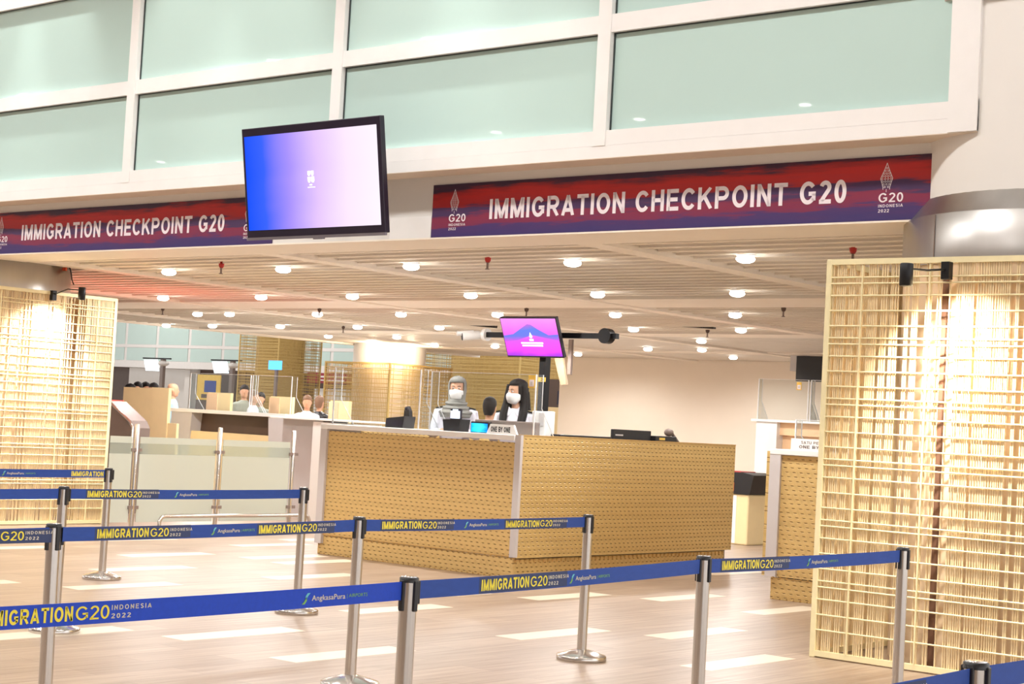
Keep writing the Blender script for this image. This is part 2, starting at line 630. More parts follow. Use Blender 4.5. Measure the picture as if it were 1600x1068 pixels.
def glyph(c, t):
    """block capitals as centre lines: (advance width, list of polylines), cap height 1"""
    h = t / 2
    b, m_, u = h, 0.5, 1 - h
    V = lambda x: [(x, 0), (x, 1)]
    L = lambda *p: list(p)
    bowl = L((h, u), (0.40, u)) + arc(0.40, (u + 0.46) / 2, 0.22, (u - 0.46) / 2, 80, -80) + L((0.40, 0.46), (h, 0.46))
    G = {
        'I': (t, [V(h)]), 'M': (0.66 + t, [V(h), V(0.66 + h), L((h + 0.02, 0.98), (0.33 + h, 0.04)), L((0.66 + h - 0.02, 0.98), (0.33 + h, 0.04))]),
        'N': (0.5 + t, [V(h), V(0.5 + h), L((h, 0.98), (0.5 + h, 0.02))]), 'A': (0.76, [L((h * 0.9, 0), (0.38, 0.98)), L((0.38, 0.98), (0.76 - h * 0.9, 0)), L((0.2, 0.27), (0.56, 0.27))]),
        'T': (0.66, [L((0, u), (0.66, u)), L((0.33, 0), (0.33, u))]), 'H': (0.5 + t, [V(h), V(0.5 + h), L((h, 0.52), (0.5 + h, 0.52))]),
        'E': (0.64, [V(h), L((h, b), (0.64, b)), L((h, 0.52), (0.58, 0.52)), L((h, u), (0.63, u))]),
        'K': (0.74, [V(h), L((h, 0.36), (0.64, 0.99)), L((0.32, 0.6), (0.68, 0.01))]),
        'P': (0.64 + h, [V(h), bowl]), 'R': (0.72, [V(h), bowl, L((0.36, 0.46), (0.64, 0.01))]),
        'O': (0.78, [arc(0.39, 0.5, 0.39 - h, 0.5 - h, 0, 360, 28)]), '0': (0.56, [arc(0.28, 0.5, 0.28 - h, 0.5 - h, 0, 360, 28)]),
        'C': (0.73, [arc(0.39, 0.5, 0.39 - h, 0.5 - h, 38, 322, 22)]),
        'G': (0.78, [arc(0.39, 0.5, 0.39 - h, 0.5 - h, 38, 325, 22), L((0.42, 0.46), (0.76, 0.46)), L((0.76 - h, 0.46), (0.76 - h, 0.16))]),
        '2': (0.56, [arc(0.28, 0.71, 0.28 - h, 0.29 - h, 165, -35) + L((h + 0.02, b + 0.04)), L((0, b), (0.56, b))]),
        'D': (0.72, [V(h), L((h, u), (0.3, u)) + arc(0.3, 0.5, 0.42 - h, 0.5 - h, 88, -88, 18) + L((0.3, b), (h, b))]),
        'S': (0.62, [arc(0.31, 0.74, 0.31 - h, 0.26 - h, 25, 265) + arc(0.31, 0.27, 0.31 - h, 0.27 - h, 85, -160)]),
        'B': (0.68, [V(h), bowl, L((h, 0.48), (0.42, 0.48)) + arc(0.42, (b + 0.48) / 2, 0.24, (0.48 - b) / 2, 80, -80) + L((0.42, b), (h, b))]),
        'U': (0.7, [L((h, 1), (h, 0.35)) + arc(0.35, 0.35, 0.35 - h, 0.35 - h, 180, 360) + L((0.7 - h, 1))]),
        'Y': (0.7, [L((h * 0.9, 1), (0.35, 0.45)), L((0.7 - h * 0.9, 1), (0.35, 0.45)), L((0.35, 0), (0.35, 0.48))]), ' ': (0.3, []),
    }
    return G[c]


def caps_mesh(s, w, h, m, t=0.2, gap=0.13):
    """sans-serif block capitals fitted to width w and height h"""
    k = (s, w, h, m.name, t, gap)
    if k in TEXT:
        return TEXT[k]
    mb = MB()
    x = 0.0
    for c in s:
        adv, lines = glyph(c, t)
        for ln in lines:
            n = len(ln)
            left, right = [], []
            for i, q in enumerate(ln):
                q = Vector(q)
                ds = []
                if i > 0:
                    ds.append((q - Vector(ln[i - 1])).normalized())
                if i < n - 1:
                    ds.append((Vector(ln[i + 1]) - q).normalized())
                if n > 3 and (Vector(ln[0]) - Vector(ln[-1])).length < 1e-5 and i in (0, n - 1):
                    ds = [(Vector(ln[1]) - Vector(ln[0])).normalized(), (Vector(ln[-1]) - Vector(ln[-2])).normalized()]
                d = sum(ds, Vector((0, 0))).normalized()
                nv = Vector((-d.y, d.x))
                kk = t / 2 / max(0.55, nv.dot(Vector((-ds[0].y, ds[0].x))))
                left.append(q + nv * kk)
                right.append(q - nv * kk)
            vs = [(x + p.x, min(1.0, max(0.0, p.y)), 0) for p in left + right]
            mb.raw(vs, [(i, n + i, n + i + 1, i + 1) for i in range(n - 1)])
        x += adv + gap
    x -= gap
    mb.v = [(a / x * w, b * h, 0) for a, b, _ in mb.v]
    me = mb.mesh('lettering', m)
    TEXT[k] = me
    return me


RX = Matrix(((1, 0, 0), (0, 0, -1), (0, 1, 0))).to_4x4()          # faces -Y: right=+X, up=+Z
RY = Matrix(((0, 0, 1), (1, 0, 0), (0, 1, 0))).to_4x4()           # faces +X: right=+Y, up=+Z


def put_text(name, me, parent, pos, R):
    o = link(name, me, parent)
    o.matrix_local = Matrix.Translation(pos) @ R
    return o


# ================================================================== SETTING
floor = BX(-110, 14, -14, 75, -0.12, 0).obj('floor', M['floor'], kind='structure', label='brown wood-look plank floor with scattered cream planks')
plank_me = MB().cbox(-0.1275, 0.1275, -0.548, 0.548, -0.004, 0.0012, 0.001).mesh('cream_plank', M['cream_plank'])
planks = [(-9.57, 12.44), (-9.02, 13.56), (-7.89, 10.15), (-7.36, 11.27), (-6.26, 10.13), (-7.93, 13.55), (-7.88, 7.93), (-9.53, 10.16), (-10.12, 11.36),
          (-11.78, 11.36), (-8.97, 7.95), (-9.53, 6.88), (-11.74, 9.12), (-12.90, 10.25), (-14.02, 11.43), (-6.78, 5.73), (-5.7, 6.85), (-5.15, 8.0),
          (-13.45, 12.55), (-15.1, 10.2), (-12.35, 7.9), (-10.7, 5.7), (-8.4, 15.75), (-9.0, 17.0), (-9.6, 18.1), (-10.1, 19.3), (-10.2, 20.5), (-11.3, 21.4),
          (-12.0, 22.6), (-12.6, 24.0), (-15.7, 12.3), (-16.2, 9.1), (-4.1, 5.7), (-3.0, 7.9), (-10.4, 16.6), (-7.3, 16.0), (-15.2, 14.7), (-14.7, 13.5), (-12.9, 12.5)]
for x, y in planks:
    link('cream_plank', plank_me, floor, (x, y, 0))

# --- hall above and behind the camera: ceiling with lamps that the glass mirrors
hall = MB().box(-60, 12, -14, 11.0, 8.0, 8.2).obj('ceiling', M['hall_ceiling'], kind='structure', label='high white ceiling of the front hall')
hall_me = MB().lathe([(0.13, -0.01), (0.13, 0.0)], n=20).mesh('lens', M['hall_lamp'])
hall_ring = MB().lathe([(0.13, -0.03), (0.18, -0.03), (0.18, 0.0), (0.13, 0.0), (0.13, -0.03)], n=20, cap=False).mesh('trim_ring', M['white'])
n = 0
for y in (-6.1, 1.45, 7.6):
    for k in range(9):
        x = -36.2 + k * 3.9 + (1.0 if y > 0 else 0)
        row = {-6.1: 'rear', 1.45: 'middle', 7.6: 'front'}[y]
        t = thing('hall_lamp', 'round hall ceiling lamp, %s from the left in the %s row' % (ORD[k], row), 'ceiling lamp', (x, y, 7.998), 0, 'hall ceiling lamps')
        link('lens', hall_me, t)
        link('trim_ring', hall_ring, t)
        if -30 < x:
            ld = bpy.data.lights.new('hall_lamp_light', 'SPOT')
            ld.energy = HALL_LAMP_W
            ld.spot_size = math.radians(150)
            ld.spot_blend = 0.6
            ld.shadow_soft_size = 0.35
            ld.color = (1.0, 0.98, 0.95)
            lo = link('lamp_light', ld, t, (0, 0, -0.05))

BX(-60, 14, -14.3, -14, 0, 8.2).obj('wall_rear', mat('warm_grey_wall', (170, 158, 148), 0.8), kind='structure', label='warm grey unseen rear wall of the front hall')  # out of view, added mid-tone to give the steel posts contrasting reflections

# --- glazed upper wall
wall_front = MB()
wall_front.box(-30, -5.14, 11.40, 12.06, 3.2, 8.0)
wf = wall_front.obj('wall_front', M['offwhite'], kind='structure', label='banner beam and upper glazed wall over the checkpoint')
BX(-30, -5.14, 11.115, 11.41, 3.762, 3.768).obj('soffit', M['soffit'], wf)
BX(-30, -5.10, 11.385, 12.07, 3.185, 3.2).obj('beam_underside', M['beam'], wf)
BX(-30, -5.14, 11.115, 11.40, 3.768, 3.87).obj('fascia', M['frame'], wf)
BX(-30, -5.14, 11.118, 11.40, 3.872, 3.995).obj('sill_rail', M['frame'], wf)
mull_x = [-20.97, -17.85, -14.71, -11.595, -8.45]
for z0, z1 in ((4.813, 4.963), (6.0, 6.15)):
    BX(-30, -5.30, 11.12, 11.3, z0, z1).obj('transom', M['frame'], wf)
mul_me = BX(-0.065, 0.065, -0.01, 0.16, 3.87, 8.0).mesh('mullion', M['frame'])
for x in mull_x:
    link('mullion', mul_me, wf, (x, 11.118, 0))
    BX(x + 0.065, x + 0.077, 11.16, 11.17, 3.995, 7.9).obj('gasket', M['gasket'], wf)
BX(-5.36, -5.14, 11.10, 11.40, 3.77, 8.0).obj('end_frame', M['frame'], wf)
xs = [-24.1] + mull_x + [-5.3]
for i in range(len(xs) - 1):
    for z0, z1 in ((3.99, 4.82), (4.96, 6.01), (6.14, 7.98)):
        g = BX(xs[i] + 0.05, xs[i + 1] - 0.05, 11.172, 11.19, z0, z1).obj('glass_panel', M['glass'], wf)
        BX(xs[i] + 0.06, xs[i + 1] - 0.06, 11.158, 11.172, z1 - 0.016, z1 - 0.004).obj('gasket', M['gasket'], g)
# wall washers above the glass
for k, x in enumerate([-19.4, -17.2, -16.2, -13.9, -12.6, -10.6, -9.6]):
    t = thing('wall_washer', 'small wall washing downlight above the glazing, %s from the left' % ORD[k], 'downlight', (x, 10.62, 7.995), 0, 'wall washers')
    MB().lathe([(0.07, -0.12), (0.08, -0.12), (0.08, 0.0), (0.0, 0.0)], n=16).obj('housing', M['white'], t)
    ld = bpy.data.lights.new('wash_light', 'SPOT')
    ld.energy = WASH_W
    ld.spot_size = math.radians(46)
    ld.spot_blend = 0.8
    ld.shadow_soft_size = 0.05
    ld.color = (1.0, 0.98, 0.93)
    lo = link('wash_lamp', ld, t, (0, 0, -0.14))
    lo.rotation_euler = (math.radians(7), 0, 0)

# --- low ceiling
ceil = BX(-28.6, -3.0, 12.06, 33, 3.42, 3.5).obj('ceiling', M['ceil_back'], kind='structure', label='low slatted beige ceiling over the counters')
beams = [-5.25, -9.26, -13.5, -17.75, -21.75, -25.8]
for x in beams:
    BX(x - 0.13, x + 0.13, 12.06, 32.6, 3.19, 3.42).obj('beam', M['beam'], ceil)
BX(-28.75, -28.55, 12.06, 33, 3.19, 3.5).obj('edge_beam', M['beam'], ceil)
bands = [(17.55, 18.75), (23.75, 24.5), (29.0, 29.6)]
for y0, y1 in bands:
    BX(-28.55, -3.0, y0, y1, 3.205, 3.42).obj('cross_band', M['beam'], ceil)
bays = [(-5.12, -3.0), (-9.13, -5.38), (-13.37, -9.39), (-17.62, -13.63), (-21.62, -17.88), (-25.67, -21.88), (-28.55, -25.93)]
zones = [(12.08, 17.55), (18.75, 23.75)]


def slat_mesh(w):
    mb = MB()
    # pan slat with down-turned edges, coloured paler to look lit
    mb.box(0, w, 0, 0.255, 3.262, 3.275)
    mb.box(0, w, 0.0, 0.05, 3.222, 3.262)
    mb.box(0, w, 0.235, 0.255, 3.24, 3.262)
    return mb


for bx0, bx1 in bays:
    me = slat_mesh(bx1 - bx0).mesh('slat', M['slat'])
    me.materials.append(M['beam'])
    for pl in me.polygons:
        pl.material_index = 0 if pl.index < 6 else 1  # edges take the paler beam colour in place of caught light
    for y0, y1 in zones:
        y = y0 + 0.02
        while y + 0.27 < y1:
            link('slat', me, ceil, (bx0, y, 0))
            y += 0.30
far = MB()
for bx0, bx1 in bays:
    for y0, y1 in ((24.5, 29.0), (29.6, 32.9)):
        y = y0 + 0.02
        while y + 0.27 < y1:
            far.box(bx0, bx1, y, y + 0.255, 3.23, 3.26)
            y += 0.30
far.obj('far_slats', M['slat'], ceil, kind='stuff')

# downlights
lens_me = MB().lathe([(0.01, -0.072), (0.045, -0.068), (0.075, -0.056), (0.09, -0.036), (0.085, -0.02), (0.06, -0.004), (0.02, 0.0)], n=24).mesh('lens', M['lamp'])
ring_me = MB().lathe([(0.06, -0.004), (0.085, -0.004), (0.09, 0.0), (0.09, 0.11), (0.06, 0.11), (0.06, -0.004)], n=24, cap=False).mesh('trim_ring', M['white'])
rows = [
    (13.4, [-8.42, -10.44, -12.65, -14.68, -16.75], 'ceiling row nearest the banner beam'),
    (16.68, [-10.57, -12.58, -14.65, -16.83, -18.71, -20.95], 'second ceiling row behind the banner beam'),
    (19.7, [-12.5, -14.52, -16.74, -18.76, -20.68, -22.89, -23.75], 'third ceiling row behind the banner beam'),
    (22.55, [-14.19, -16.24, -18.35, -20.51, -22.57, -24.69, -26.7, -28.16], 'fourth ceiling row behind the banner beam'),
    (25.3, [-16.73, -20.0, -24.17, -26.18], 'fifth ceiling row behind the banner beam'),
    (27.95, [-18.46, -19.75, -23.77, -25.72], 'sixth ceiling row behind the banner beam'),
    (30.5, [-19.35, -23.47], 'ceiling row farthest from the banner beam'),
]
for y, xsr, rn in rows:
    for k, x in enumerate(xsr):
        zz = 3.215
        for b in beams:
            if abs(x - b) < 0.26:
                x = b + (0.27 if x > b else -0.27)
        t = thing('downlight', 'round recessed downlight, %s from right, %s' % (ORD[k], rn), 'downlight', (x, y, zz), 0, 'recessed downlights in the slatted ceiling')
        link('lens', lens_me, t)
        link('trim_ring', ring_me, t)
        ld = bpy.data.lights.new('downlight_light', 'SPOT')
        ld.energy = DOWN_W
        ld.spot_size = math.radians(172)
        ld.spot_blend = 0.5
        ld.shadow_soft_size = 0.09
        ld.color = (1.0, 0.985, 0.965)
        link('downlight_lamp', ld, t, (0, 0, -0.085))

# sprinklers
spr = [(-15.3, 13.0, 1, 'above the left screened column side'), (-11.3, 13.1, 1, 'near the right end of the middle beam strip'), (-7.15, 13.1, 1, 'just left of the right screened column'),
       (-15.6, 19.0, 0, 'above the pink screen'), (-11.3, 18.95, 0, 'near the right end of the wide cross band'), (-19.9, 19.0, 0, 'left of the hanging camera'),
       (-23.3, 22.9, 0, 'above the glowing lattice column'), (-23.6, 18.8, 0, 'beside the left lattice screen top'), (-15.1, 23.0, 0, 'beside the black slot on the right')]
for x, y, red, where in spr:
    t = thing('sprinkler', 'small %s ceiling sprinkler hanging %s' % ('red capped' if red else 'dark', where), 'sprinkler', (x, y, 3.20), 0, 'ceiling sprinklers')
    MB().lathe([(0.034, 0.02), (0.03, -0.01), (0.018, -0.03), (0.016, 0.1)], n=12).obj('cap', M['red'] if red else M['brown'], t)
    MB().lathe([(0.012, -0.09), (0.012, -0.03)], n=8).lathe([(0.024, -0.1), (0.024, -0.092)], n=12).obj('deflector', M['egate'], t)
for x0, x1, y, where in ((-19.85, -19.25, 22.6, 'beside the hanging camera'), (-15.45, -14.6, 22.4, 'between the downlights on the right')):
    MB().prism([(x0, 3.235), (x1, 3.195), (x1, 3.25), (x0, 3.25)], 'y', y, y + 0.07).obj('ceiling_slot', M['track'], label='thin black slot fixture under the slatted ceiling ' + where, category='ceiling fixture')

# --- back wall and right side
BX(-25.6, 4, 32.6, 32.9, 0, 3.45).obj('wall_back', M['wall'], kind='structure', label='plain beige back wall')
# far hall backdrop
wfar = BX(-110, -20, 58.0, 58.4, 3.48, 9.5).obj('wall_far', M['frame'], kind='structure', label='white framed glazed wall of the far hall')
BX(-110, -20, 57.96, 58.0, 3.48, 3.85).obj('sill_rail', M['frame'], wfar)
BX(-110, -20, 57.96, 58.0, 4.56, 4.72).obj('transom', M['frame'], wfar)
x = -86.35
while x < -40:
    BX(x, x + 2.45, 57.975, 57.99, 3.86, 4.55).obj('glass_panel', M['glass'], wfar)
    BX(x, x + 2.45, 57.975, 57.99, 4.73, 6.4).obj('glass_panel', M['glass'], wfar)
    x += 2.68
wlow = BX(-110, -20, 59.0, 59.3, 0, 3.5).obj('wall_far_lower', M['brown'], kind='structure', label='dark brown lower wall of the far hall')
BX(-76.5, -71.5, 58.9, 59.0, 0, 3.48).obj('white_panel', M['offwhite'], wlow)
BX(-71.0, -70.6, 58.3, 59.0, 0, 3.48).obj('white_pier', M['offwhite'], wlow)
BX(-61.0, -58.0, 58.2, 59.0, 0, 2.75).obj('pale_panel', M['offwhite'], wlow)  # plain offwhite panel, shorter than the white ones
BX(-57.0, -45, 58.6, 59.0, 0, 3.48).obj('white_panel', M['offwhite'], wlow)
t = thing('far_banner', 'small dark red banner over the far hall passage', 'banner', (0, 0, 0))
BX(-61.2, -57.6, 57.88, 57.96, 3.0, 3.5).obj('cloth', M['maroon'], t)
BX(-60.3, -58.4, 57.87, 57.88, 3.28, 3.36).obj('lettering', M['print_white'], t)
BX(-60.3, -58.6, 57.87, 57.88, 3.12, 3.18).obj('lettering', M['print_white'], t)
t = thing('poster', 'yellow and blue poster behind the left counter shields', 'poster', (0, 0, 0))
BX(-69.0, -67.2, 57.5, 57.56, 1.9, 3.2).obj('sheet', M['yellow_st'], t)
BX(-68.4, -67.5, 57.48, 57.5, 2.3, 2.9).obj('picture', M['belt'], t)
BX(-68.6, -67.3, 57.48, 57.5, 2.0, 2.2).obj('picture', M['brown'], t)
BX(-69.1, -67.1, 57.56, 57.7, 0, 1.9).obj('stand', M['brown'], t)
# hall lights of the far hall
for k, x in enumerate((-72, -62, -52)):
    t = thing('hall_lamp', 'far hall ceiling lamp, %s from the left' % ORD[k], 'ceiling lamp', (x, 54, 8.6), 0, 'far hall ceiling lamps')
    link('lens', hall_me, t)
    BX(-0.02, 0.02, -0.02, 0.02, 0, 0.9).obj('rod', M['white'], t)
    ld = bpy.data.lights.new('far_light', 'SPOT')
    ld.energy = 450
    ld.spot_size = math.radians(150)
    ld.shadow_soft_size = 0.5
    ld.color = (1, 0.96, 0.9)
    link('far_lamp', ld, t, (0, 0, -0.1))
BX(-110, -28.6, 40, 75, 9.5, 9.7).obj('ceiling', M['hall_ceiling'], kind='structure', label='high ceiling of the far hall')


# ================================================================== COLUMNS AND LATTICE SCREENS
def column(cx, cy, which):
    t = thing('column', 'round beige column with a steel collar inside the %s gold lattice screen' % which, 'column', (cx, cy, 0))
    MB().lathe([(1.15, 0), (1.15, 2.86)], n=64).obj('shaft', M['column'], t)
    MB().lathe([(1.05, 3.3), (1.05, 8.0)], n=64).obj('upper_shaft', M['offwhite'], t)
    MB().lathe([(1.05, 4.735), (1.13, 4.735), (1.13, 8.0)], n=64).obj('upper_casing', M['offwhite'], t)
    b = MB().lathe([(1.165, 2.84), (1.165, 3.19), (1.15, 3.2), (1.04, 3.36)], n=96).obj('steel_collar', M['steel_band'], t)
    for a in (-2.05, -0.95):
        MB().tube([(1.168 * math.cos(a), 1.168 * math.sin(a), 2.86), (1.168 * math.cos(a), 1.168 * math.sin(a), 3.19)], 0.004, 6).obj('collar_joint', M['egate'], b)
    for a in (-1.94, -0.35, 0.9, 2.5, -2.9):
        p = Vector((math.cos(a), math.sin(a), 0))
        q = Vector((-math.sin(a), math.cos(a), 0)) * 0.03
        c = p * 1.149
        MB().raw([c - q, c + q, c + q + p * 0.004, c - q + p * 0.004] + [v + Vector((0, 0, 2.84)) for v in (c - q, c + q, c + q + p * 0.004, c - q + p * 0.004)],
                 [(0, 1, 5, 4), (1, 2, 6, 5), (2, 3, 7, 6), (3, 0, 4, 7)]).obj('seam', M['seam'], t)
    return t


def lattice(cx, cy, label, half=1.24, z1=2.86, m='gold', parts=True, name='lattice_screen', dens=0.0165):
    t = thing(name, label, 'screen', (cx, cy, 0), 0)
    g = M[m]
    w = half
    fr_me = MB().cbox(-0.022, 0.022, -0.022, 0.022, 0.0, z1, 0.006).mesh('frame_post', g)
    for sx in (-1, 1):
        for sy in (-1, 1):
            link('frame_post', fr_me, t, (sx * w, sy * w, 0))
    for zz in (0.03, z1 - 0.02):
        for ang in range(4):
            o = BX(-w, w, -0.02, 0.02, -0.02, 0.02).obj('frame_rail', g, t)
            o.rotation_euler = (0, 0, ang * PI / 2)
            d = Vector((0, -w, 0))
            d.rotate(Matrix.Rotation(ang * PI / 2, 3, 'Z'))
            o.location = (d.x, d.y, zz)
    zs = []
    k = 0
    z = z1 - 0.155
    while z > 0.1:
        if k % 4 == 0:
            zs += [z + 0.022, z - 0.022]
        else:
            zs.append(z)
        k += 1
        z -= 0.109
    rail_me = MB().tube([(-w, 0, 0), (w, 0, 0)], 0.0066, 6).mesh('rail', g)
    for ang in range(4):
        R = Matrix.Rotation(ang * PI / 2, 4, 'Z')
        # horizontals on the outside
        if parts:
            for zz in zs:
                o = link('rail', rail_me, t)
                o.matrix_local = R @ Matrix.Translation((0, -w - 0.012, zz))
        else:
            mb = MB()
            for zz in zs:
                mb.box(-w, w, -w - 0.02, -w - 0.004, zz - 0.009, zz + 0.009)
            o = mb.obj('rails', g, t, kind='stuff')
            o.matrix_local = R
        rr = random.Random(ang + int(cx * 7))
        mb = MB()
        x = -w + 0.03
        while x < w - 0.02:
            rad = rr.uniform(0.0036, 0.0054)
            zb, zt = 0.04, z1 - 0.03
            if rr.random() < 0.8 and not (parts and ang == 0 and abs(x + 0.337) < 0.022):
                mb.box(x - rad, x + rad, -w - 0.002, -w + 0.008, zb, zt)
            x += dens * rr.uniform(0.8, 1.25)
        o = mb.obj('vertical_rods', M['gold_rod'] if parts else g, t, kind='stuff')
        o.matrix_local = R
        for xx in (-0.78, -0.36, 0.36, 0.78) if parts else ():
            o = BX(xx * w - 0.005, xx * w + 0.005, -w - 0.028, -w - 0.018, 0.05, z1 - 0.05).obj('support_rod', g, t)
            o.matrix_local = R
    return t


colR = column(-4.89, 12.15, 'right')
colL = column(-19.0, 12.15, 'left')
lattice(-4.89, 12.15, 'tall gold lattice screen boxed around the right column, lit by a black spotlight')
lattice(-19.0, 12.15, 'tall gold lattice screen boxed around the left column at the picture edge')


def spotlight(pos, arm_to, aim, where):
    t = thing('spotlight', 'black cylinder spotlight on an arm at the top of the %s lattice screen' % where, 'spotlight', pos)
    p = Vector(pos)
    d = (Vector(aim) - p).normalized()
    b = MB()
    b.tube([(0, 0, 0.075), (0, 0, 0.07), (0, 0, -0.075), (0, 0, -0.078)], [0.04, 0.045, 0.045, 0.038], 16)
    o = b.obj('housing', M['black_metal'], t)
    a = Vector(arm_to) - p
    MB().tube([(0, 0, 0.04), (a.x * 0.5, a.y * 0.5, 0.05), (a.x, a.y, a.z)], 0.008, 8).obj('arm', M['black_metal'], t)
    MB().box(a.x - 0.03, a.x + 0.03, a.y - 0.03, a.y + 0.03, a.z - 0.07, a.z + 0.05).obj('bracket', M['black_metal'], t)
    ld = bpy.data.lights.new('spotlight_light', 'SPOT')
    ld.energy = SPOT_W
    ld.spot_size = math.radians(112)
    ld.spot_blend = 1.0
    ld.shadow_soft_size = 0.025
    ld.color = (1.0, 0.93, 0.82)
    lo = link('spotlight_beam', ld, t)
    lo.location = Vector((0, 0, -0.1)) + d * 0.02
    lo.rotation_euler = d.to_track_quat('-Z', 'Y').to_euler()
    return t


spotlight((-5.28, 10.42, 2.69), (-5.20, 10.86, 2.77), (-5.06, 10.98, 1.95), 'right')
spotlight((-17.28, 12.52, 2.84), (-17.72, 12.42, 2.82), (-17.85, 12.3, 1.9), 'left')
# loose cable at the left collar
t = thing('loose_cable', 'loose dark cable hanging from the left column collar', 'cable', (-17.95, 12.72, 3.1))
MB().tube([(0, 0, 0.1), (0.05, 0.03, 0.12), (0.09, 0.04, 0.02), (0.1, 0.05, -0.06), (0.13, 0.06, -0.12)], 0.008, 6).obj('cord', M['black'], t)
BX(-0.06, 0.04, -0.01, 0.01, 0.05, 0.09).obj('clip', M['orange_red'], t)


# ================================================================== BANNERS
def emblem(parent, cx, cz, h, y):
    """pointed leaf filigree: stacked rows of small rings inside a gunungan outline"""
    mb = MB()

    def quad(x0, z0, x1, z1, w):
        d = Vector((x1 - x0, 0, z1 - z0))
        nrm = Vector((-d.z, 0, d.x)).normalized() * w / 2
        a, b = Vector((cx + x0, y, cz + z0)), Vector((cx + x1, y, cz + z1))
        mb.raw([a + nrm, a - nrm, b - nrm, b + nrm], [(0, 1, 2, 3)])
    hw = h * 0.25

    def half(t):   # half width at height fraction
        if t < 0.12:
            return hw * 0.55
        if t < 0.42:
            return hw * (0.6 + 0.4 * (t - 0.12) / 0.3)
        return hw * max(0.0, (1 - t) / 0.58) ** 1.15
    N = 12
    for sgn in (-1, 1):
        for i in range(N):
            t0, t1 = i / N, (i + 1) / N
            quad(sgn * half(t0), t0 * h, sgn * half(t1), t1 * h, h * 0.022)
    rows_n = 8
    for i in range(rows_n):
        t0 = 0.06 + i * 0.1
        wd = half(t0 + 0.04)
        n_ = max(1, int(wd * 2 / (h * 0.1)))
        for j in range(n_):
            x = (-wd + (j + 0.5) * 2 * wd / n_)
            r = h * 0.036
            pts = [(x + r * math.cos(a * PI / 3), t0 * h + h * 0.04 + r * math.sin(a * PI / 3)) for a in range(6)]
            for q in range(6):
                quad(*pts[q], *pts[(q + 1) % 6], h * 0.016)
    quad(0, -0.1 * h, 0, 0.02 * h, h * 0.02)
    return mb.obj('emblem', M['print_white'], parent)


def banner(x0, x1, label):
    t = thing('checkpoint_banner', label, 'banner', (0, 0, 0), 0, 'checkpoint banners')
    BX(x0, x1, 11.383, 11.399, 3.2, 3.68).obj('sheet', M['banner'], t)
    y = 11.381
    W = x1 - x0
    put_text('lettering', caps_mesh('IMMIGRATION CHECKPOINT G20', 3.54, 0.178, M['print_white'], 0.185, 0.15), t, (x0 + 0.69, y, 3.345), RX)
    for lx in (x0 + 0.28, x1 - 0.35):
        emblem(t, lx - 0.01, 3.43, 0.2, y)
        put_text('lettering', caps_mesh('G20', 0.2, 0.07, M['print_white'], 0.15), t, (lx - 0.07, y, 3.335), RX)
        put_text('lettering', caps_mesh('INDONESIA', 0.2, 0.022, M['print_white'], 0.16, 0.24), t, (lx - 0.07, y, 3.298), RX)
        put_text('lettering', caps_mesh('2022', 0.09, 0.024, M['print_white'], 0.16, 0.2), t, (lx - 0.07, y, 3.26), RX)


banner(-10.52, -5.60, 'dark red and purple checkpoint banner nearest the right column')
banner(-17.62, -12.67, 'dark red and purple checkpoint banner partly behind the large hanging screen')
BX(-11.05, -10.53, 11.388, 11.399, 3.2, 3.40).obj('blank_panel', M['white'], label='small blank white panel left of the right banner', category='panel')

# ================================================================== LARGE TV
t = thing('wall_screen', 'large tilted flat screen with a blue to white glow above the left banner', 'screen', (-11.21, 10.52, 3.645))
tilt = math.atan2(0.155, 1.0)
W2, H2 = 0.895, 0.507
TR = Matrix.Rotation(tilt, 4, 'X')


def part(mb, name, m, parent, R=None):
    o = mb.obj(name, m, parent)
    if R is not None:
        o.matrix_local = R
    return o


part(MB().cbox(-W2, W2, -0.02, 0.04, -H2, H2, 0.006), 'housing', M['bezel'], t, TR)
part(BX(-W2 + 0.035, W2 - 0.045, -0.024, -0.019, -H2 + 0.07, H2 - 0.075), 'display', M['tv_big'], t, TR)
part(BX(-W2, W2, -0.028, -0.0, -H2 - 0.022, -H2 + 0.004), 'bottom_trim', M['bezel_silver'], t, TR)
part(BX(0.0, 0.12, -0.031, -0.0, -H2 - 0.034, -H2 - 0.02), 'sensor_bar', M['bezel_silver'], t, TR)
part(BX(-0.45, 0.45, 0.04, 0.09, -0.3, 0.3), 'rear_cover', M['black'], t, TR)
MB().tube([(0, 0.08, 0.0), (0, 0.4, 0.12), (0, 0.6, 0.15)], 0.035, 10).box(-0.15, 0.15, 0.575, 0.6, 0.118, 0.35).obj('mount_arm', M['black_metal'], t)
em = MB()
for i, (a, b, c, d) in enumerate([(-0.035, 0.0, 0.03, 0.075), (0.01, 0.045, 0.03, 0.075), (-0.035, 0.0, -0.03, 0.022), (0.008, 0.05, -0.03, 0.022)]):
    pts = [(a, d), (a, c + 0.015), (a + 0.01, c), (b - 0.01, c), (b, c + 0.015), (b, d)]
    em.raw([(x, -0.0255, z) for x, z in pts], [tuple(range(6))])
em.box(-0.04, 0.055, -0.0256, -0.025, -0.075, -0.068)
em.box(-0.015, 0.02, -0.0256, -0.025, -0.055, -0.045)
part(em, 'on_screen_emblem', mat_emit('screen_white', (255, 255, 255), 1.25), t, TR)

# ================================================================== COUNTER
X0, X1, Y0, Y1, ZT = -13.70, -10.85, 13.24, 17.25, 1.435
t = thing('immigration_counter', 'large woven gold immigration counter with white top in the middle', 'counter', (0, 0, 0))
# plinth
BX(X0 + 0.06, X1 - 0.06, Y0 + 0.04, Y1 - 0.04, 0.0, 0.205).obj('plinth_core', M['brown'], t)
BX(X0 + 0.02, X1 - 0.03, Y0 + 0.01, Y0 + 0.04, 0.0, 0.205).obj('plinth_front', M['woven_x'], t)
BX(X1 - 0.06, X1 - 0.03, Y0 + 0.04, Y1 - 0.1, 0.0, 0.19).obj('plinth_side', M['woven_y'], t)
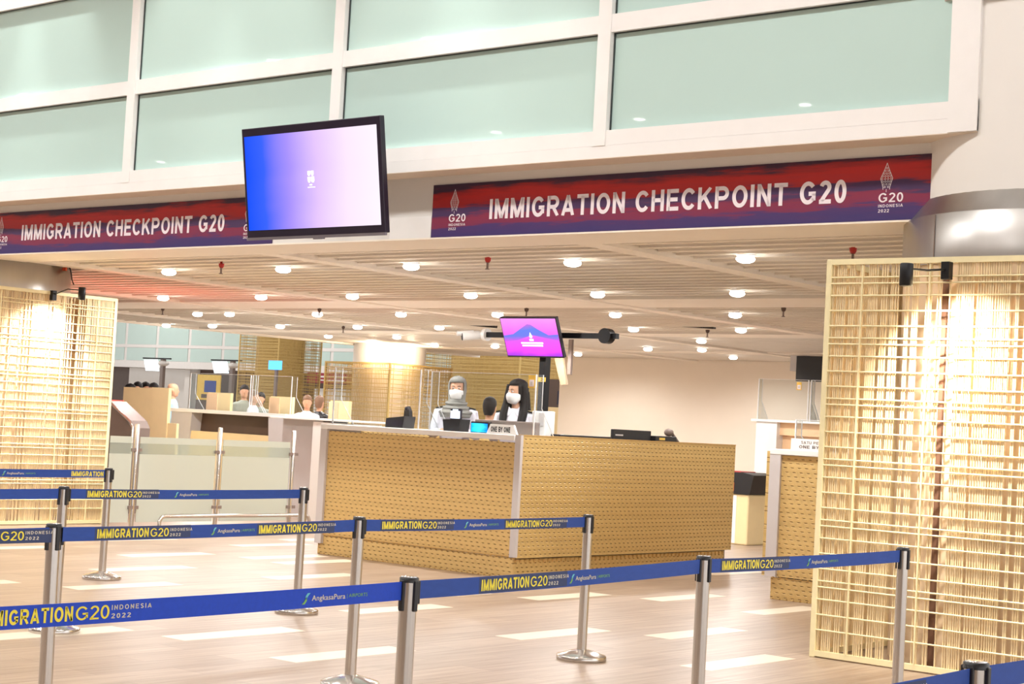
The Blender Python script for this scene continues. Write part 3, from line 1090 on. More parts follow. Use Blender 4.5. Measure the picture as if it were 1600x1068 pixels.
# studs along the plinth edges
st = MB()
x = X0 + 0.05
while x < X1 - 0.05:
    for zz in (0.012, 0.207):
        st.ball((x, Y0 + 0.008, zz), 0.011, 0.008, 0.009, 6, 4)
    x += 0.075
y = Y0 + 0.05
while y < Y1 - 0.1:
    st.ball((X1 - 0.028, y, 0.012), 0.008, 0.011, 0.009, 6, 4)
    st.ball((X1 - 0.028, y, 0.17), 0.009, 0.014, 0.02, 6, 4)
    y += 0.075
st.obj('stud_rows', M['gold_edge'], t, kind='stuff')
# front
BX(X0 + 0.1, X1 - 0.06, Y0 + 0.0, Y0 + 0.05, 0.215, 1.36).obj('front_panel', M['woven_x'], t)
BX(X0 + 0.1, X1 - 0.06, Y0 - 0.004, Y0 + 0.03, 0.212, 0.226).obj('front_bead', M['gold_edge'], t)
BX(X0, X0 + 0.1, Y0 - 0.03, Y0 + 0.5, 0.12, ZT).obj('end_post', M['grey_frame'], t)
BX(X0 - 0.012, X0, Y0 + 0.05, Y1, 0.12, ZT).obj('end_panel', M['woven_y'], t)
BX(X1 - 0.06, X1 + 0.015, Y0 - 0.02, Y0 + 0.02, 0.215, ZT + 0.004).obj('corner_post', M['grey_frame'], t)
MB().cbox(X0, X1 - 0.06, Y0 - 0.035, Y0 + 0.62, ZT - 0.055, ZT, 0.006).obj('counter_top', M['top_white'], t)
# side and rear
BX(X1 - 0.04, X1, Y0 + 0.02, Y1, 0.205, ZT).obj('side_panel', M['woven_y'], t)
BX(X1 - 0.05, X1 + 0.004, Y0 + 0.02, Y1 + 0.004, ZT, ZT + 0.008).obj('side_bead', M['gold_edge'], t)
BX(X1 - 0.42, X1 - 0.045, Y0 + 0.64, Y1, ZT - 0.05, ZT - 0.006).obj('side_worktop', M['black'], t)
BX(X0, X1 - 0.05, Y1 - 0.04, Y1, 0.205, 1.0).obj('rear_panel', M['grey'], t)
BX(X1 - 0.42, X1 - 0.4, Y0 + 0.62, Y1, ZT - 0.6, ZT - 0.05).obj('inner_board', M['grey'], t)
BX(X0 + 0.12, X1 - 0.1, Y0 + 0.3, Y1 - 0.06, 0.205, 0.25).obj('raised_floor', M['platform'], t)


def shield(x0, x1, y, z0, z1, label, fin=(0.0, 1.0), depth=0.34, sticker=None):
    """clear counter shield: front pane with bright edges and slanted side fins"""
    t = thing('acrylic_shield', label, 'shield', (0, 0, 0), 0, 'clear counter shields')
    BX(x0, x1, y, y + 0.006, z0, z1).obj('pane', M['acrylic'], t)
    for xx in (x0, x1):
        BX(xx - 0.006, xx + 0.006, y - 0.002, y + 0.01, z0, z1).obj('edge', M['acrylic_edge'], t)
    BX(x0, x1, y - 0.001, y + 0.008, z1 - 0.005, z1).obj('edge', M['acrylic_edge'], t)
    for xx in (x0, x1):
        f = MB().prism([(y, z0), (y + depth, z0), (y + depth * 0.35, z0 + (z1 - z0) * 0.45), (y + depth * 0.35, z1), (y, z1)], 'x', xx - 0.003, xx + 0.003)
        o = f.obj('side_fin', M['acrylic'], t)
        MB().tube([(xx, y + depth, z0), (xx, y + depth * 0.35, z0 + (z1 - z0) * 0.45), (xx, y + depth * 0.35, z1)], 0.005, 5).obj('fin_edge', M['acrylic_edge'], t)
    if sticker:
        sx, sz = sticker
        s = BX(sx, sx + 0.09, y - 0.004, y - 0.001, sz, sz + 0.13).obj('notice', M['yellow_st'], t)
        BX(sx + 0.015, sx + 0.075, y - 0.006, y - 0.004, sz + 0.015, sz + 0.085).obj('notice_print', M['print_white'], s)
        BX(sx + 0.03, sx + 0.06, y - 0.0075, y - 0.006, sz + 0.03, sz + 0.065).obj('notice_print', M['grey_frame'], s)
    return t


shield(-13.66, -12.36, 13.34, ZT, 2.07, 'clear acrylic shield over the left half of the counter top')
shield(-12.30, -10.87, 13.45, ZT, 2.06, 'clear acrylic shield with a yellow notice in front of the two officers', sticker=(-10.965, 1.92))

# --- counter top items
t = thing('fingerprint_scanner', 'black document scanner standing alone at the left of the counter top', 'scanner', (-12.80, 13.52, ZT))
MB().prism([(-0.13, 0), (0.13, 0), (0.15, 0.13), (-0.12, 0.10)], 'y', -0.09, 0.09).obj('body', M['black'], t)
BX(-0.115, 0.13, -0.095, -0.09, 0.02, 0.08).obj('front_plate', M['bezel'], t)
MB().prism([(0.05, 0.1), (0.14, 0.12), (0.13, 0.19), (0.10, 0.24), (0.06, 0.2)], 'y', 0.0, 0.05).obj('camera_head', M['black'], t)
MB().tube([(0.1, 0.0, 0.2), (0.1, -0.02, 0.225)], 0.018, 10).obj('lens', M['bezel'], t)
t = thing('fingerprint_scanner', 'black scanner with a lit white display in front of the headscarf officer', 'scanner', (-11.98, 13.52, ZT))
MB().prism([(-0.1, 0), (0.11, 0), (0.13, 0.13), (-0.12, 0.12)], 'y', -0.08, 0.08).obj('body', M['black'], t)
s_ = MB().cbox(-0.065, 0.085, -0.03, 0.0, 0.12, 0.24, 0.008).obj('display_head', M['bezel'], t)
BX(-0.055, 0.075, -0.034, -0.03, 0.135, 0.215).obj('display', mat_emit('scanner_white', (222, 232, 255), 1.7), s_)
BX(-0.025, 0.045, -0.034, -0.03, 0.215, 0.232).obj('display', M['white_screen'], s_)
t = thing('tablet', 'small tablet with a bright blue display lying beside the one by one sign', 'tablet', (-11.53, 13.42, ZT))
o = MB().cbox(-0.13, 0.11, -0.03, 0.03, 0.0, 0.115, 0.005).obj('body', M['black'], t)
BX(-0.12, 0.10, -0.034, -0.03, 0.008, 0.098).obj('display', M['cyan_screen'], t)
t = thing('desk_sign', 'white ONE BY ONE sign on the counter top', 'sign', (-11.23, 13.40, ZT))
MB().prism([(-0.21, 0), (0.2, 0), (0.15, 0.1), (-0.16, 0.1)], 'y', -0.012, 0.012).obj('plate', M['top_white'], t)
put_text('lettering', caps_mesh('ONE BY ONE', 0.26, 0.055, M['black'], 0.22), t, (-0.15, -0.0135, 0.02), RX)
t = thing('monitor', 'wide grey monitor back in front of the long-haired officer', 'monitor', (-11.50, 13.78, ZT))
MB().cbox(-0.43, 0.43, -0.02, 0.03, -0.02, 0.14, 0.01).obj('housing', M['egate'], t)
BX(-0.1, 0.1, -0.06, 0.1, -0.01, 0.0).obj('base', M['black'], t)
t = thing('printer', 'small white box device standing beside the long-haired officer', 'device', (-11.14, 13.95, ZT - 0.01))
MB().cbox(-0.1, 0.09, -0.08, 0.08, -0.0, 0.27, 0.012).obj('body', M['top_white'], t)
BX(0.0, 0.07, -0.084, -0.08, 0.12, 0.25).obj('panel', M['grey_frame'], t)
t = thing('monitor', 'low black monitor back on the right side of the counter', 'monitor', (-11.04, 15.40, ZT))
MB().cbox(-0.03, 0.01, -0.36, 0.36, 0.0, 0.115, 0.008).obj('housing', M['black'], t)
BX(0.01, 0.013, -0.32, -0.18, 0.045, 0.06).obj('logo_plate', M['grey_frame'], t)
t = thing('scanner_console', 'black passport reader with a yellow label beside the low monitor', 'scanner', (-11.04, 15.98, ZT))
MB().cbox(-0.08, 0.06, -0.2, 0.22, 0.0, 0.065, 0.01).obj('body', M['black'], t)
BX(0.06, 0.063, -0.13, -0.02, 0.02, 0.045).obj('label_strip', M['yellow_st'], t)
MB().ball((0, 0.14, 0.11), 0.05, 0.07, 0.045, 12, 8).tube([(0, 0.2, 0.1), (0, 0.28, 0.04), (0, 0.33, 0.0)], 0.02, 8).obj('camera_head', M['egate'], t)
t = thing('keyboard_tray', 'thin black tray along the counter side near the corner', 'tray', (-10.98, 14.42, ZT))
MB().cbox(-0.12, 0.06, -0.45, 0.45, 0.0, 0.028, 0.006).obj('tray', M['black'], t)

# ================================================================== POLE WITH SMALL SCREEN AND CAMERA
t = thing('camera_pole', 'black pole with a cross bar carrying the pink screen and camera', 'pole', (-12.10, 15.12, 0.25))
BX(-0.045, 0.045, -0.045, 0.045, 0, 2.42).obj('pole', M['black_metal'], t)
BX(-0.18, 0.18, -0.18, 0.18, 0, 0.015).obj('base_plate', M['black_metal'], t)
BX(-0.88, 1.0, -0.03, 0.03, 2.29, 2.35).obj('cross_bar', M['black_metal'], t)
MB().tube([(0.86, -0.06, 2.32), (0.86, 0.04, 2.32)], 0.085, 20).obj('mount_disc', M['black_metal'], t)
BX(-0.06, 0.06, -0.16, -0.04, 2.22, 2.37).obj('screen_mount', M['black_metal'], t)
st_ = BX(-0.05, 0.06, -0.049, -0.045, 1.79, 1.84).obj('number_plate', M['yellow_st'], t)
put_text('lettering', caps_mesh('20', 0.05, 0.035, M['black'], 0.18), st_, (-0.01, -0.0505, 1.798), RX)

t = thing('hanging_screen', 'small tilted screen showing a pink sky and blue mountain above the officers', 'screen', (-12.14, 14.91, 2.535))
tl = math.atan2(0.19, 0.44)
TR2 = Matrix.Rotation(tl, 4, 'X')
part(MB().cbox(-0.41, 0.41, -0.015, 0.035, -0.24, 0.24, 0.005), 'housing', M['bezel'], t, TR2)
d_ = part(BX(-0.398, 0.398, -0.018, -0.014, -0.22, 0.226), 'display', M['tv_pink'], t, TR2)
mt = [(-0.398, -0.05), (-0.398, 0.02), (-0.25, 0.04), (-0.1, 0.12), (-0.02, 0.16), (0.03, 0.155), (0.12, 0.1), (0.26, 0.03), (0.398, 0.04), (0.398, -0.03), (0.2, 0.0), (0.02, 0.03), (-0.2, -0.03)]
part(MB().raw([(x, -0.0186, z) for x, z in mt], [(0, 1, 2, 12), (2, 3, 11, 12), (3, 4, 5, 11), (5, 6, 11), (6, 7, 10, 11), (7, 8, 9, 10)]), 'picture', M['tv_mount'], t, TR2)
w_ = MB()
w_.raw([(0.0, -0.019, 0.065), (-0.025, -0.019, 0.01), (0.0, -0.019, -0.01), (0.025, -0.019, 0.01)], [(0, 1, 2, 3)])
w_.box(-0.03, 0.03, -0.0191, -0.0189, -0.04, -0.015)
w_.box(-0.16, 0.16, -0.0191, -0.0189, -0.075, -0.055)
w_.box(-0.15, 0.15, -0.0191, -0.0189, -0.105, -0.085)
part(w_, 'on_screen_emblem', mat_emit('screen_white2', (255, 250, 255), 1.3), t, TR2)

t = thing('security_camera', 'white bullet security camera at the left end of the cross bar', 'camera', (-13.03, 15.12, 2.57))
dirv = Vector((-0.17, -0.2, -0.035))
MB().tube([(0.05, 0, 0), (0.0, 0, 0)], 0.075, 20).obj('mount_plate', M['top_white'], t)
MB().tube([(0.01, 0, 0), tuple(dirv * 0.25)], 0.035, 12).obj('joint', M['top_white'], t)
MB().tube([tuple(dirv * 0.2), tuple(dirv * 0.25), tuple(dirv * 1.0)], [0.045, 0.052, 0.052], 16).obj('body', M['top_white'], t)
MB().tube([tuple(dirv * 1.0), tuple(dirv * 1.03)], [0.05, 0.044], 16).obj('lens', M['black'], t)
MB().tube([tuple(dirv * 0.5 + Vector((0, 0, 0.034))), tuple(dirv * 1.25 + Vector((0, 0, 0.038)))], 0.03, 10).obj('sun_visor', M['top_white'], t)


# ================================================================== PEOPLE
def remesh(o, v):
    md = o.modifiers.new('remesh', 'REMESH')
    md.mode = 'VOXEL'
    md.voxel_size = v
    md.use_smooth_shade = True
    sm = o.modifiers.new('smooth', 'SMOOTH')
    sm.iterations = 3
    sm.factor = 0.5


def hand(mb, w, fwd, side, upv, s=1.0, thumb=1):
    """palm with five bent fingers; w wrist point"""
    fwd, side, upv = Vector(fwd).normalized(), Vector(side).normalized(), Vector(upv).normalized()
    w = Vector(w)
    P = lambda a, b, c: w + fwd * a * s + side * b * s + upv * c * s
    mb.tube([P(-0.02, 0, 0), P(0.03, 0, 0), P(0.085, 0, 0.004)], [0.024 * s, 0.03 * s, 0.032 * s], 10)
    for i, (off, ln) in enumerate(((-0.03, 0.06), (-0.01, 0.075), (0.011, 0.07), (0.03, 0.052))):
        mb.tube([P(0.07, off, 0.0), P(0.07 + ln * 0.55, off * 1.1, -0.006), P(0.07 + ln, off * 1.1, -0.028)], [0.0105 * s, 0.0095 * s, 0.008 * s], 7)
    mb.tube([P(0.02, thumb * -0.025, 0), P(0.055, thumb * -0.05, -0.006), P(0.085, thumb * -0.052, -0.016)], [0.013 * s, 0.011 * s, 0.009 * s], 7)


HEAD = [(1.375, 0.042, 0.05, -0.028), (1.39, 0.052, 0.068, -0.022), (1.415, 0.062, 0.082, -0.012), (1.45, 0.069, 0.09, -0.006), (1.485, 0.0735, 0.095, 0.0),
        (1.52, 0.0745, 0.097, 0.003), (1.55, 0.071, 0.092, 0.006), (1.575, 0.06, 0.078, 0.008), (1.592, 0.042, 0.055, 0.01), (1.6, 0.012, 0.016, 0.01)]


def officer(label, loc, rotz, head_turn, scarf):
    t = thing('person', label, 'person', loc, rotz)
    t.scale = (1.1, 1.1, 1.1)
    b = MB()
    # torso, neck
    b.loft([(0, 0, 0.82, 0.13, 0.09), (0, 0, 0.95, 0.115, 0.085), (0, 0, 1.1, 0.13, 0.088), (0, 0, 1.24, 0.135, 0.08), (0, 0.005, 1.30, 0.08, 0.06), (0, 0.006, 1.33, 0.05, 0.052), (0, 0.0, 1.40, 0.047, 0.052)])
    # legs and feet
    for s in (-1, 1):
        b.tube([(s * 0.075, 0, 0.86), (s * 0.08, 0.005, 0.62), (s * 0.08, 0.0, 0.45), (s * 0.08, 0.015, 0.3), (s * 0.08, 0.01, 0.07)], [0.082, 0.072, 0.052, 0.05, 0.034], 12)
        b.tube([(s * 0.08, 0.04, 0.035), (s * 0.083, -0.06, 0.032), (s * 0.085, -0.15, 0.025)], [0.034, 0.036, 0.024], 10)
    # arms: upper arms down, forearms forward resting on the desk
    arms = {}
    for s in (-1, 1):
        sh, el, wr = Vector((s * 0.165, 0.01, 1.255)), Vector((s * 0.215, -0.02, 1.03)), Vector((s * 0.13, -0.235, 1.06))
        arms[s] = (sh, el, wr)
        b.tube([sh * 1.0, (sh + el) / 2, el, (el + wr) / 2, wr], [0.042, 0.04, 0.034, 0.03, 0.021], 12)
        hand(b, wr, (-s * 0.35, -0.9, -0.02), (1, -0.3 * s, 0), (0, 0, 1), 0.95, s)
    # head
    Rh = Matrix.Rotation(head_turn, 3, 'Z')
    hd = MB()
    hd.loft([(0, cy, z, rx, ry) for z, rx, ry, cy in HEAD], 24)
    hd.raw([(-0.014, -0.094, 1.452), (0.014, -0.094, 1.452), (0.0, -0.118, 1.455), (0.0, -0.092, 1.49)], [(0, 1, 2), (0, 2, 3), (2, 1, 3), (0, 3, 1)], True)   # nose
    hd.tube([(-0.022, -0.086, 1.425), (0, -0.098, 1.424), (0.022, -0.086, 1.425)], [0.005, 0.008, 0.005], 8)    # lips
    for s in (-1, 1):
        hd.ball((s * 0.076, 0.008, 1.478), 0.01, 0.02, 0.032, 8, 6)
    hd.v = [tuple(Rh @ Vector(v)) for v in hd.v]
    b.raw(hd.v, hd.f, True)
    body = b.obj('body', M['skin'] if not scarf else M['skin'], t)
    remesh(body, 0.0075)
    HR = Rh.to_4x4()
    # eyes and brows
    for s in (-1, 1):
        e = part(MB().ball((s * 0.03, -0.0875, 1.492), 0.0135, 0.008, 0.0075, 10, 6), 'eye', M['eye_white'], t, HR)
        part(MB().ball((s * 0.03, -0.0935, 1.492), 0.0065, 0.004, 0.0065, 8, 6), 'iris', M['eye_dark'], e)
        part(MB().tube([(s * 0.014, -0.0945, 1.51), (s * 0.03, -0.0935, 1.515), (s * 0.047, -0.083, 1.51)], [0.003, 0.0036, 0.002], 6), 'eyebrow', M['brow'], t, HR)
    # face mask: front of the lower head, pushed out
    mk, mf, nn = [], [], 15
    prof = [(1.372, 0.5, 0.05, 0.05), (1.385, 0.8, 0.062, 0.094), (1.41, 0.95, 0.071, 0.108), (1.435, 1.0, 0.0745, 0.116), (1.458, 1.0, 0.0755, 0.116), (1.472, 0.93, 0.075, 0.104)]
    for z, sp, rx, ry in prof:
        for k in range(nn):
            a = -PI / 2 + (k / (nn - 1) - 0.5) * PI * 0.92 * sp
            mk.append((rx * 1.03 * math.cos(a), ry * 1.03 * math.sin(a) + 0.0, z + (0.008 if abs(k - 7) < 2 and z > 1.465 else 0)))
    for i in range(len(prof) - 1):
        for k in range(nn - 1):
            mf.append((i * nn + k, i * nn + k + 1, (i + 1) * nn + k + 1, (i + 1) * nn + k))
    mko = part(MB().raw(mk, mf, True), 'face_mask', M['mask'], t, HR)
    so = mko.modifiers.new('solid', 'SOLIDIFY')
    so.thickness = 0.003
    so.offset = 1
    for s in (-1, 1):
        part(MB().tube([(s * 0.07, -0.04, 1.465), (s * 0.081, -0.01, 1.48), (s * 0.082, 0.012, 1.49)], 0.002, 5), 'ear_loop', M['mask'], mko)
    # shirt: torso and sleeves
    c = MB()
    c.loft([(0, 0, 0.80, 0.16, 0.115), (0, 0, 0.95, 0.145, 0.108), (0, -0.004, 1.1, 0.165, 0.118), (0, 0, 1.2, 0.178, 0.112), (0, 0.004, 1.27, 0.165, 0.09), (0, 0.006, 1.305, 0.1, 0.072), (0, 0.004, 1.33, 0.066, 0.066)])
    for s in (-1, 1):
        sh, el, wr = arms[s]
        c.tube([sh + Vector((-s * 0.05, 0, 0.005)), sh + Vector((0, 0, -0.01)), (sh + el) / 2, el + (el - sh) * 0.04, (el + wr) / 2, wr - (wr - el) * 0.08], [0.05, 0.062, 0.056, 0.05, 0.043, 0.034], 14)
    so_ = c.obj('uniform_shirt', M['shirt'], t)
    remesh(so_, 0.009)
    for s in (-1, 1):     # collar, epaulettes
        MB().raw([(s * 0.01, -0.075, 1.30), (s * 0.055, -0.06, 1.345), (s * 0.075, -0.01, 1.345), (s * 0.085, -0.06, 1.285), (s * 0.05, -0.098, 1.255)], [(0, 1, 2, 3, 4)]).obj('collar', M['shirt'], t).modifiers.new('solid', 'SOLIDIFY').thickness = 0.006
        ep = MB()
        ep.prism([(s * 0.105, 1.305), (s * 0.2, 1.282), (s * 0.2, 1.296), (s * 0.105, 1.319)], 'y', -0.03, 0.035)
        eo = ep.obj('epaulette', M['black'], t)
        for q in (0.03, 0.05, 0.07):
            MB().prism([(s * (0.105 + q), 1.3195 - q * 0.242), (s * (0.117 + q), 1.3165 - q * 0.242), (s * (0.117 + q), 1.3185 - q * 0.242), (s * (0.105 + q), 1.3215 - q * 0.242)], 'y', -0.031, 0.036).obj('gold_bar', M['gold_bar'], eo)
    MB().tube([(0.243, -0.03, 1.16), (0.249, -0.033, 1.16)], 0.03, 16).obj('sleeve_patch', M['brown'], t)
    BX(-0.12, -0.05, -0.124, -0.114, 1.16, 1.175).obj('name_tag', M['brown'], t)
    # trousers and shoes
    tr = MB()
    tr.loft([(0, 0, 0.72, 0.15, 0.115), (0, 0, 0.85, 0.16, 0.118), (0, 0, 0.93, 0.15, 0.112)])
    for s in (-1, 1):
        tr.tube([(s * 0.08, 0, 0.8), (s * 0.085, 0.004, 0.45), (s * 0.085, 0.01, 0.08)], [0.092, 0.07, 0.056], 12)
    remesh(tr.obj('trousers', M['trouser'], t), 0.012)
    for s in (-1, 1):
        MB().tube([(s * 0.08, 0.06, 0.045), (s * 0.083, -0.05, 0.045), (s * 0.086, -0.18, 0.03)], [0.044, 0.045, 0.03], 10).obj('shoe', M['black'], t)
    # headwear or hair
    hv, hf, nn = [], [], 32
    if scarf:
        prof = [(1.20, 0.15, 0.135, -0.03), (1.23, 0.165, 0.14, -0.02), (1.27, 0.15, 0.13, -0.01), (1.31, 0.115, 0.11, -0.005), (1.35, 0.094, 0.1, 0.0), (1.385, 0.086, 0.108, 0.002), (1.43, 0.09, 0.114, 0.006), (1.48, 0.094, 0.118, 0.008), (1.52, 0.094, 0.118, 0.01), (1.555, 0.09, 0.112, 0.012), (1.59, 0.074, 0.092, 0.014), (1.612, 0.045, 0.056, 0.014), (1.622, 0.008, 0.01, 0.014)]
    else:
        prof = [(1.385, 0.08, 0.09, 0.03), (1.43, 0.086, 0.1, 0.022), (1.48, 0.089, 0.108, 0.016), (1.52, 0.09, 0.112, 0.014), (1.555, 0.087, 0.108, 0.014), (1.59, 0.072, 0.09, 0.014), (1.614, 0.043, 0.054, 0.014), (1.624, 0.008, 0.01, 0.014)]
    for z, rx, ry, cy in prof:
        for k in range(nn):
            a = 2 * PI * k / nn
            wob = 1 + 0.02 * math.sin(a * 9 + z * 60)
            hv.append((rx * wob * math.cos(a), cy + ry * wob * math.sin(a), z))
    for i in range(len(prof) - 1):
        for k in range(nn):
            k2 = (k + 1) % nn
            am = 2 * PI * (k + 0.5) / nn
            zm = (prof[i][0] + prof[i + 1][0]) / 2
            front = math.sin(am)
            if 1.385 <= zm <= 1.565 and front < (-0.62 if scarf else -0.5) + (0.1 if zm > 1.54 else 0) - (0.12 if zm < 1.42 and scarf else 0):
                continue
            hf.append((i * nn + k, i * nn + k2, (i + 1) * nn + k2, (i + 1) * nn + k))
    ho = part(MB().raw(hv, hf, True), 'headscarf' if scarf else 'hair', M['scarf'] if scarf else M['hair'], t, HR)
    sd = ho.modifiers.new('solid', 'SOLIDIFY')
    sd.thickness = 0.012
    sd.offset = -1
    if scarf:
        for z, rx, ry, cy in ((1.345, 0.098, 0.104, 0.0), (1.30, 0.124, 0.118, -0.006), (1.255, 0.16, 0.138, -0.014)):
            ring = [(rx * math.cos(a * PI / 12), cy + ry * math.sin(a * PI / 12), z + 0.01 * math.sin(a * PI / 12)) for a in range(25)]
            part(MB().tube(ring, 0.016, 8, cap=False), 'scarf_fold', M['scarf'], t, HR)
    else:
        for s in (-1, 1):     # long locks falling to the chest
            lk = MB()
            lk.tube([(s * 0.072, -0.03, 1.56), (s * 0.086, -0.02, 1.47), (s * 0.092, -0.03, 1.38), (s * 0.1, -0.065, 1.28), (s * 0.095, -0.1, 1.19), (s * 0.07, -0.12, 1.12)], [0.028, 0.034, 0.038, 0.044, 0.042, 0.022], 12)
            lk.tube([(s * 0.06, 0.06, 1.5), (s * 0.07, 0.06, 1.38), (s * 0.1, 0.04, 1.27), (s * 0.11, 0.03, 1.18)], [0.045, 0.05, 0.045, 0.02], 12)
            remesh(part(lk, 'long_hair', M['hair'], t), 0.008)
        part(MB().tube([(0, 0.1, 1.5), (0, 0.1, 1.38), (0, 0.11, 1.25), (0, 0.11, 1.16)], [0.06, 0.075, 0.085, 0.05], 14), 'long_hair', M['hair'], t)
    return t


officer('officer in a white uniform shirt, grey headscarf and white face mask, standing behind the scanner', (-12.47, 14.06, 0.26), math.radians(38), math.radians(-4), True)
officer('officer with long dark hair, white shirt and white face mask, looking towards the left', (-11.66, 14.12, 0.25), math.radians(18), math.radians(-28), False)


def visitor(label, x, y, top, base, shirt, hair, rotz=0.0, skin='skin2'):
    """standing background figure, one continuous body, clothes and hair as children"""
    h = top - base
    k = h / 1.62
    t = thing('person', label, 'person', (x, y, base), rotz, None)
    b = MB()
    b.loft([(0, 0, 0.8, 0.13, 0.09), (0, 0, 1.1, 0.14, 0.09), (0, 0, 1.27, 0.14, 0.08), (0, 0, 1.33, 0.05, 0.052), (0, 0, 1.39, 0.047, 0.052)], 14)
    b.loft([(0, cy, z, rx, ry) for z, rx, ry, cy in HEAD], 16)
    b.ball((0, -0.1, 1.465), 0.012, 0.018, 0.02, 8, 6)
    for s in (-1, 1):
        b.ball((s * 0.076, 0.008, 1.478), 0.01, 0.02, 0.032, 6, 5)
        b.tube([(s * 0.075, 0, 0.86), (s * 0.08, 0, 0.45), (s * 0.08, 0.01, 0.06)], [0.08, 0.052, 0.034], 10)
        b.tube([(s * 0.08, 0.04, 0.035), (s * 0.085, -0.14, 0.028)], [0.034, 0.026], 8)
        b.tube([(s * 0.165, 0.01, 1.25), (s * 0.215, 0.0, 1.0), (s * 0.2, -0.06, 0.8)], [0.042, 0.035, 0.022], 10)
        hand(b, (s * 0.2, -0.06, 0.8), (0, -0.2, -1), (0, 1, 0), (-s, 0, 0), 0.9, 1)
    b.v = [(vx * k, vy * k, vz * k) for vx, vy, vz in b.v]
    remesh(b.obj('body', M[skin], t), 0.011)
    c = MB()
    c.loft([(0, 0, 0.78, 0.165, 0.12), (0, 0, 0.95, 0.15, 0.112), (0, 0, 1.15, 0.172, 0.118), (0, 0, 1.26, 0.17, 0.095), (0, 0, 1.31, 0.09, 0.072), (0, 0, 1.33, 0.06, 0.062)], 16)
    for s in (-1, 1):
        c.tube([(s * 0.12, 0.01, 1.255), (s * 0.17, 0.01, 1.24), (s * 0.215, 0.0, 1.0), (s * 0.205, -0.04, 0.88)], [0.05, 0.062, 0.05, 0.04], 12)
    c.v = [(vx * k, vy * k, vz * k) for vx, vy, vz in c.v]
    remesh(c.obj('shirt', M[shirt] if shirt in M else shirt, t), 0.013)
    tr = MB().loft([(0, 0, 0.72, 0.15, 0.115), (0, 0, 0.9, 0.155, 0.115)])
    for s in (-1, 1):
        tr.tube([(s * 0.08, 0, 0.8), (s * 0.085, 0, 0.07)], [0.092, 0.06], 10)
    tr.v = [(vx * k, vy * k, vz * k) for vx, vy, vz in tr.v]
    tr.obj('trousers', M['trouser'], t)
    if hair:
        hv = MB().loft([(0, 0.05, 1.39, 0.05, 0.045), (0, 0.035, 1.44, 0.07, 0.072), (0, 0.022, 1.49, 0.08, 0.09), (0, 0.012, 1.53, 0.082, 0.104), (0, 0.01, 1.57, 0.075, 0.098), (0, 0.01, 1.6, 0.055, 0.07), (0, 0.01, 1.62, 0.01, 0.012)], 16)
        hv.v = [(vx * k, vy * k, vz * k) for vx, vy, vz in hv.v]
        hv.obj('hair', M[hair], t)
    return t


M['blue_shirt'] = mat('light_blue_shirt', (150, 190, 214), 0.8)
M['grey_shirt'] = mat('grey_green_shirt', (136, 138, 126), 0.8)
M['navy_shirt'] = mat('navy_shirt', (44, 46, 64), 0.8)
M['brown_hair'] = mat('brown_hair', (120, 88, 66), 0.6)
BX(-33, -18.4, 19.55, 26, 0, 0.25).obj('floor_raised', M['platform'], kind='structure', label='low raised floor behind the left counters')
PB = 0.25
visitor('bald man in a light blue shirt standing beside the cream partition', -24.58, 19.93, 1.96, PB, 'blue_shirt', None, 2.4)
visitor('dark-haired person behind the cream partition, leftmost head above it', -25.77, 19.9, 1.91, PB, 'navy_shirt', 'hair', 2.6)
visitor('dark-haired person behind the cream partition, second head from the left', -26.6, 20.7, 1.97, PB, 'navy_shirt', 'hair', 0.4)
visitor('dark-haired person behind the cream partition, third head from the left', -27.11, 21.3, 1.985, PB, 'grey_shirt', 'hair', 1.4)
visitor('dark-haired person behind the cream partition, rightmost head above it', -25.99, 20.6, 1.96, PB, 'navy_shirt', 'hair', 0.2)
visitor('man in a grey-green shirt behind the left shields, tallest of three', -26.35, 23.2, 2.05, PB, 'grey_shirt', 'hair', 0.9)
visitor('person in a white shirt behind the left shields, in front of the tallest man', -24.6, 21.9, 1.93, PB, 'shirt', 'brown_hair', 2.2)
visitor('person in a grey shirt behind the left shields, right of the three', -25.18, 22.6, 1.9, PB, 'grey_shirt', 'hair', 0.5)
visitor('person in a white shirt waiting left of the glowing lattice column', -21.9, 20.75, 1.86, PB, 'shirt', 'brown_hair', 0.8)
visitor('person in a black jacket waiting left of the glowing lattice column', -22.47, 21.6, 1.87, PB, 'black', 'brown_hair', 3.4)
visitor('person in a dark shirt seen from behind between the two officers', -15.85, 18.6, 1.92, 0, 'navy_shirt', 'hair', 3.5)

# ================================================================== QUEUE POSTS AND BELTS
ZP = 0.965
pole_me = MB().lathe([(0.0325, 0.03), (0.0325, ZP - 0.012)], n=24).mesh('pole', M['steel'])
base_me = MB().lathe([(0.165, 0.0), (0.168, 0.006), (0.168, 0.028), (0.162, 0.034), (0.07, 0.062), (0.036, 0.07), (0.0, 0.07)], n=48, cap=False).mesh('base', M['steel'])
cap_me = MB().lathe([(0.036, ZP - 0.016), (0.036, ZP), (0.03, ZP + 0.003), (0, ZP + 0.003)], n=24).mesh('cap', M['black'])
capw_me = MB().lathe([(0.03, ZP + 0.0031), (0.03, ZP + 0.005), (0, ZP + 0.005)], n=24).mesh('cap_disc', M['chrome'])
cas = MB()
for a in range(4):
    c, s = math.cos(a * PI / 2 + PI / 4 * 0), math.sin(a * PI / 2)
    if abs(c) > 0.5:
        cas.cbox(c * 0.034 - 0.007, c * 0.034 + 0.007, -0.010, 0.010, ZP - 0.12, ZP - 0.008, 0.003)
    else:
        cas.cbox(-0.010, 0.010, s * 0.034 - 0.007, s * 0.034 + 0.007, ZP - 0.12, ZP - 0.008, 0.003)
cas_me = cas.mesh('belt_cassette', M['black'])
clip_me = MB().cbox(-0.009, 0.009, 0.041, 0.056, ZP - 0.098, ZP - 0.012, 0.004).mesh('belt_clip', M['black'])


